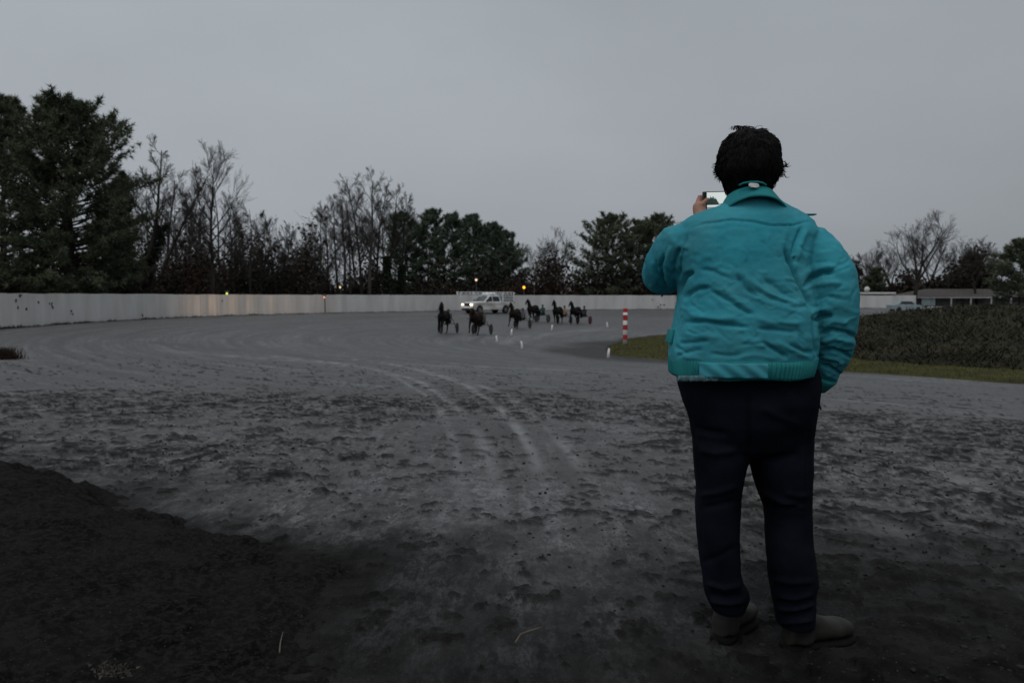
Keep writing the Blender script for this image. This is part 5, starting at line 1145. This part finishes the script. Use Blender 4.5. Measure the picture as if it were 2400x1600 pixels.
# fold-down collar: stand and leaf
def ringrow(py, xl, xr, cy, ry, tilt): return (py, xl, xr, cy, ry, tilt)
def collar(rows, n=96):
    V = []; F = []
    for (py, xl, xr, cy, ry, tilt, dip) in rows:
        cx, c_y, cz, rx, r_y, ex = rowsec(py, xl, xr, cy, ry, 2.1)
        for j in range(n):
            q = 2*math.pi*j/n; c, d = math.cos(q), math.sin(q); V.append((cx+rx*c, c_y+r_y*d, cz-tilt*(d*.5+.5)-dip*abs(c)**2.2))
    for i in range(len(rows)-1):
        for j in range(n): F.append((i*n+j, (i+1)*n+j, (i+1)*n+(j+1) % n, i*n+(j+1) % n))
    me = bpy.data.meshes.new('collar'); me.from_pydata(V, [], F); me.update(); return me
cm = collar([(452, 1712, 1812, .025, .062, .05, .0), (441, 1708, 1812, .025, .066, .045, .002), (438, 1704, 1815, .025, .070, .045, .003), (440, 1699, 1820, .02, .076, .05, .008), (447, 1690, 1832, .02, .085, .06, .017), (455, 1681, 1844, .018, .094, .07, .026), (461, 1675, 1852, .016, .101, .075, .033), (463, 1677, 1850, .017, .098, .075, .033), (458, 1690, 1836, .018, .088, .07, .026)])
fold(cm, [([(1695, 456), (1760, 447), (1830, 458)], 2.0, -.003)], wr=.0014, wsc=24, seed=3)
pput('collar', cm, M_coll)
lp = MB(); pts = [W(1721, 440, -.052), W(1730, 435.5, -.058), (W(1745, 433.5, -.064)), W(1762, 433.5, -.064), W(1774, 435.5, -.06), W(1783, 440, -.054)]; lp.tube(pts, .0032, 8); pput('hanger_loop', lp.mesh('loop'), M_coll)
tg = MB(); c = W(1752, 441.5, -.064); n_ = 9; V = []; F = []
for j, (dz, hw) in enumerate(((.007, .013), (.002, .016), (-.003, .015), (-.007, .009))):
    for i in range(n_):
        s_ = -1+2*i/(n_-1); V.append((c.x+s_*hw, c.y-.004+.004*s_*s_-.002*j, c.z+dz-.001*s_))
for j in range(3):
    for i in range(n_-1): q = j*n_+i; F.append((q, q+n_, q+n_+1, q+1))
m_ = len(V); V += [(x_, y_+.002, z_) for x_, y_, z_ in V]; F += [tuple(m_+q for q in f[::-1]) for f in F]
tg.add(V, F); pput('label_tag', tg.mesh('tag'), M_tagw)
# frayed lining below the hem, shoulder tab, pocket flap, hanging drawcord
g = np.random.default_rng(2); T = Tubes()
for i in range(420):
    t = g.random(); px = 1588+(1795-1588)*t; p = np.array(at(px, 884.5, YP-.172+.03*(abs(t-.6))**2*3)); l = g.uniform(.004, .012)*(1.1-.5*t)
    T.add(np.array([p+[0, 0, .006], p+[g.normal(0, .002), g.normal(0, .003), -l*.5], p+[g.normal(0, .004), g.normal(0, .004), -l]]), np.array([.0016, .0014, .0006]), 3)
pput('frayed_lining', T.mesh('lining'), mat('pale_lining', (.16, .30, .33), .9, .2, 30))
tb = MB(); q0, q1 = W(1882, 499.5, .02), W(1917, 503, .03); tb.box((q0+q1)/2, ((q1-q0).length, .03, .0045), .0015); pput('shoulder_tab', tb.mesh('tab'), M_coll)
pf = MB(); q0 = W(1573, 788, .02); pf.box(q0, (.010, .07, .045), .003, Matrix.Rotation(R(12), 3, 'Y')); pput('pocket_flap', pf.mesh('flap'), M_coll)
cd = MB(); cd.tube([W(1926, 912, .06), W(1929, 930, .055), W(1935, 948, .055), W(1940, 966, .055)], [.0022, .0022, .0022, .003], 8); pput('drawcord', cd.mesh('cord'), M_mane)

# hair: thick cap with loose locks
b = MB(); hrows = [(296, 1740, 1790, .04, .035), (301, 1722, 1806, .035, .06), (312, 1709, 1820, .03, .082), (330, 1699, 1831, .025, .097), (350, 1693, 1836, .02, .104), (372, 1690, 1840, .012, .102), (390, 1690, 1839, .002, .094), (406, 1698, 1832, -.004, .080), (422, 1704, 1823, -.006, .070), (437, 1708, 1815, -.004, .062), (446, 1714, 1808, 0, .055)]
b.loft([(lambda r_: (r_[0], r_[1]+.03, r_[2], r_[3], r_[4], r_[5]))(rowsec(py, xl, xr, cy, ry, 2.1)) for (py, xl, xr, cy, ry) in hrows][::-1], 40)
hm_ = remesh(b.mesh('hair'), .006, 4, .5, 'hair'); P = coords(hm_); Nn = normals(hm_); q = P.copy(); q[:, 2] *= .35
P += Nn*(.0035*vn3(q, 85, 5)+.003*vn3(q, 38, 6))[:, None]; setco(hm_, P)
T = Tubes(); g = np.random.default_rng(9); Nn = normals(hm_); idx = g.choice(len(P), 4200); 
for i in idx:
    p = P[i]; n = Nn[i]
    if n[1] > .55: continue
    dwn = np.array([g.normal(0, .25), g.normal(0, .2), -1.0]); dwn -= n*(dwn @ n)*.9; dwn = unit(dwn); l = g.uniform(.010, .026); side = max(0, 1-abs((p[2]-W(1764, 393).z)/.03))*abs(n[0])
    out_ = .03+g.random()*.06+side*.6
    a1 = p+dwn*l*.5+n*l*.10; a2 = p+dwn*l*(1-.3*side)+n*l*out_; T.add(np.array([p-n*.003, a1, a2]), np.array([.0016, .0012, .0004]), 3)
for i in range(70):      # flyaway tuft on the crown
    p = np.array(W(1752+g.normal(0, 12), 297, .055)); q_ = g.uniform(-1, 1); l = g.uniform(.012, .026)
    T.add(np.array([p, p+[q_*l*.4, 0, l*.55], p+[q_*l*1.0, g.normal(0, .004), l*.55], p+[q_*l*1.5, 0, l*.15]]), np.array([.0010, .0009, .0007, .0004]), 3)
for s, pxx in ((-1, 1692), (1, 1839)):
    for i in range(48):
        p = np.array(W(pxx+g.normal(0, 3)-s*4, 386+g.normal(0, 10), .03+g.normal(0, .022))); l = g.uniform(.010, .022)
        T.add(np.array([p, p+[s*l*.35, 0, -l*.5], p+[s*l*.95, g.normal(0, .004), -l*.45+g.normal(0, .003)]]), np.array([.0022, .0017, .0004]), 3)
hr = pput('hair', hm_, M_hair); lk = pput('locks', T.mesh('locks'), M_hair, hr)

# rubber boots
def boot(heel, toe, shaft_px, length, cuff_py):
    hx_, hy_ = heel; dx, dy = toe[0]-hx_, toe[1]-hy_; l = math.hypot(dx, dy); d = Vector((dx/l, dy/l, 0)); s = Vector((-d.y, d.x, 0)); zb = tz((hx_+toe[0])/2, (hy_+toe[1])/2)+.004
    o3 = Vector((hx_, hy_, zb))
    def sec(t, zlo, zhi, hw, n=20):
        P = []
        for j in range(n):
            q = 2*math.pi*j/n; c, e_ = math.cos(q), math.sin(q); P.append(o3+d*(t*length)+s*(hw*math.copysign(abs(c)**.75, c))+Vector((0, 0, (zlo+zhi)/2+(zhi-zlo)/2*math.copysign(abs(e_)**.8, e_))))
        return P
    def lof(secs):
        n = len(secs[0]); V = [p for q in secs for p in q]; F = []
        for i in range(len(secs)-1):
            for j in range(n): F.append((i*n+j, i*n+(j+1) % n, (i+1)*n+(j+1) % n, (i+1)*n+j))
        F += [tuple(range(n))[::-1], tuple(range((len(secs)-1)*n, len(secs)*n))]; return V, F
    b = MB(); b.add(*lof([sec(t, .022, h, w_) for t, h, w_ in ((-.03, .07, .022), (.0, .10, .032), (.1, .115, .036), (.25, .118, .037), (.42, .108, .040), (.56, .092, .045), (.70, .082, .0485), (.82, .078, .047), (.92, .072, .040), (.985, .058, .026), (1.01, .045, .012))]))
    sh0 = o3+d*length*.20; top = W(shaft_px, cuff_py); top = Vector((top.x, sh0.y+.0, top.z)); b.tube([sh0+Vector((0, 0, .03)), sh0+Vector((0, 0, .10)), sh0.lerp(top, .6)+Vector((0, 0, .03)), top+Vector((0, 0, .03))], [(.040, .052), (.044, .054), (.048, .052), (.050, .052)], 20)
    me = remesh(b.mesh('boot'), .0055, 5, .5, 'boot'); P = coords(me); me2 = me
    o = pput('boot', me, M_boot)
    b = MB(); b.add(*lof([sec(t, -.006, .026, w_) for t, w_ in ((-.045, .020), (-.02, .034), (.05, .040), (.2, .041), (.38, .038), (.55, .045), (.72, .052), (.85, .050), (.95, .041), (1.01, .027), (1.035, .012))])); so = pput('sole', b.mesh('sole'), M_sole, o, True)
    b = MB(); P0 = sh0+Vector((0, 0, .155)); b.tube([P0-s*.051+Vector((0, 0, -.03)), P0-s*.052+Vector((0, 0, .02))], [(.001, .02)]*2, 8); 
    return o
hL = at(1683, 1518, 2.545); hR = at(1838, 1536, 2.49)
boot((hL.x+.005, 2.54), (hL.x+.145, 2.54+.18), 1706, .25, 1400)
boot((hR.x+.01, 2.49), (hR.x+.245, 2.49+.095), 1868, .258, 1440)

# the phone
ph = empty('phone', PHC); ph.rotation_euler = (R(-2), R(-1.5), R(2)); tag(ph, 'black phone held sideways, its screen showing sky and trees', 'phone')
M_case = mat('phone_case', (.012, .012, .013), .35, .1, 5, spec=.5)
MB().box((0, 0, 0), (PW, PT, PH), .004).build('case', M_case, ph)
sm = bpy.data.materials.new('phone_screen'); sm.use_nodes = True; t_ = sm.node_tree; bs = t_.nodes['Principled BSDF']; n_ = t_.nodes.new
tcn = n_('ShaderNodeTexCoord'); sep = n_('ShaderNodeSeparateXYZ'); t_.links.new(tcn.outputs['Object'], sep.inputs[0])
nz1 = n_('ShaderNodeTexNoise'); nz1.inputs['Scale'].default_value = 260; nz1.inputs['Detail'].default_value = 5; t_.links.new(tcn.outputs['Object'], nz1.inputs['Vector'])
def M_(op, a, b_):
    q = n_('ShaderNodeMath'); q.operation = op
    for i, v in enumerate((a, b_)):
        if isinstance(v, (int, float)): q.inputs[i].default_value = v
        else: t_.links.new(v, q.inputs[i])
    return q.outputs[0]
X_, Z_ = sep.outputs['X'], sep.outputs['Z']
crown = M_('ADD', M_('ADD', M_('MULTIPLY', M_('POWER', M_('MULTIPLY', M_('ADD', X_, .043), 42.), 2.), -.020), .016), M_('MULTIPLY', M_('SUBTRACT', nz1.outputs['Fac'], .5), .030))
crown = M_('MAXIMUM', crown, M_('ADD', M_('MULTIPLY', M_('SUBTRACT', nz1.outputs['Fac'], .5), .012), -.009))
tree = M_('MULTIPLY', M_('LESS_THAN', Z_, crown), M_('GREATER_THAN', Z_, -.013)); grd = M_('LESS_THAN', Z_, -.020)
def mixc(f, a, b_):
    q = n_('ShaderNodeMixRGB'); t_.links.new(f, q.inputs[0])
    for i, v in ((1, a), (2, b_)):
        if isinstance(v, tuple): q.inputs[i].default_value = (*v, 1)
        else: t_.links.new(v, q.inputs[i])
    return q.outputs[0]
cc = mixc(grd, mixc(tree, (.74, .82, .80), (.022, .045, .04)), (.26, .29, .29)); bs.inputs['Base Color'].default_value = (.01, .01, .01, 1); bs.inputs['Roughness'].default_value = .15
t_.links.new(cc, bs.inputs['Emission Color']); bs.inputs['Emission Strength'].default_value = .8
MB().box((.002, -PT/2-.0006, 0), (PW-.026, .0012, PH-.008), 0).build('screen', sm, ph)
MB().box((PW*.38, PT/2+.001, PH*.28), (.02, .003, .02), .001).build('camera_bump', M_case, ph)

# ------------------------------------------------------------------ small things on the ground
M_straw = mat('straw', (.12, .10, .072), .8, .2, 20)
def straw(pts, r, label):
    P = []
    for px, py in pts:
        v = at(px, py, 10) - Vector((0, 0, CAMZ)); t = 1.0
        for _ in range(40):
            X0 = v*t; gzv = tz(X0.x, X0.y)+.03; t *= (CAMZ-gzv)/max(1e-6, (-(X0.z))) if X0.z < 0 else 1
        P.append(Vector((v.x*t, v.y*t, CAMZ+v.z*t)))
    b = MB(); b.tube(P, [r]+[r*.8]*(len(P)-2)+[r*.4], 6); o = b.build('straw_stalk', M_straw, None); tag(o, label, 'straw', 'stray straw stalks on the dark soil')
straw([(1208, 1504), (1220, 1485), (1242, 1477), (1272, 1468)], .0032, 'bent straw stalk on the dark soil left of the boots')
straw([(655, 1528), (657, 1505), (663, 1480)], .0026, 'thin upright straw stalk on the dark soil at the lower middle left')
straw([(345, 1428), (372, 1422), (400, 1420)], .0022, 'thin pale stalk lying on the dark soil bank')
g = np.random.default_rng(33); b = MB(); c = at(260, 1577, 2.3)
# pale patch of chaff near the lower left corner
P = []; 
for i in range(420):
    px, py = 262+g.normal(0, 20), 1577+g.normal(0, 7); v = at(px, py, 10) - Vector((0, 0, CAMZ)); t = (CAMZ-.075)/(-v.z); P.append((v.x*t, v.y*t, tz(v.x*t, v.y*t)+.085))
P = np.array(P); V, F = leaf_tris(P, .014, g); tag(link('chaff', npmesh('chaff', V, F), None, mat('chaff_flake', (.05, .046, .038), .9, .3, 30)), 'small pale patch of chaff on the soil at the lower left', 'chaff', kind='stuff')
X = -13.75+g.normal(0, .20, 1500); Y = 21.2+g.normal(0, .25, 1500); V, F = blades(X, Y, track(X, Y)[0], g.uniform(.08, .38, 1500), .012, .45, g)
tag(link('grass_clump', npmesh('grass_clump', V, F), None, mat('rusty_grass', (.030, .017, .011), .9, .3, 3)), 'rusty dead grass clump on the track at the left edge', 'grass', kind='stuff')
# loose clods on the churned soil
cm_ = MB(); bm = bmesh.new(); bmesh.ops.create_icosphere(bm, subdivisions=1, radius=1); ico = np.array([v.co[:] for v in bm.verts]); icf = np.array([[v.index for v in f.verts] for f in bm.faces]); bm.free()
n = 9000; th_ = g.uniform(R(-36), R(36), n); rr = 1.9+g.random(n)**1.3*11; X = rr*np.sin(th_); Y = rr*np.cos(th_); clod, rel, zone, big = soil_relief(X, Y)
kp = g.random(n) < (.02+.9*zone); X, Y, rel, rr = X[kp], Y[kp], rel[kp], rr[kp]; n = len(X); Zc, _, _, bb = track(X, Y); kp = bb > .25; X, Y, rel, rr, Zc = X[kp], Y[kp], rel[kp], rr[kp], Zc[kp]; n = len(X)
s_ = np.abs(g.normal(0, 1, n))*.004+.003; s_ = np.minimum(s_, .011); S = s_[:, None]*g.uniform(.6, 1.5, (n, 3)); S[:, 2] *= .6
V = (ico[None]*(1+g.normal(0, .16, (n, len(ico), 1))))*S[:, None, :]; V += np.stack([X, Y, Zc+rel+S[:, 2]*.3], 1)[:, None, :]
F = (icf[None]+(np.arange(n)*len(ico))[:, None, None]).reshape(-1, 3)
tag(link('soil_clods', npmesh('soil_clods', V.reshape(-1, 3), F), None, mat('clod_soil', (.018, .0175, .017), .95, .4, 25), True), 'loose dark soil clods scattered over the churned track', 'clods', kind='stuff')
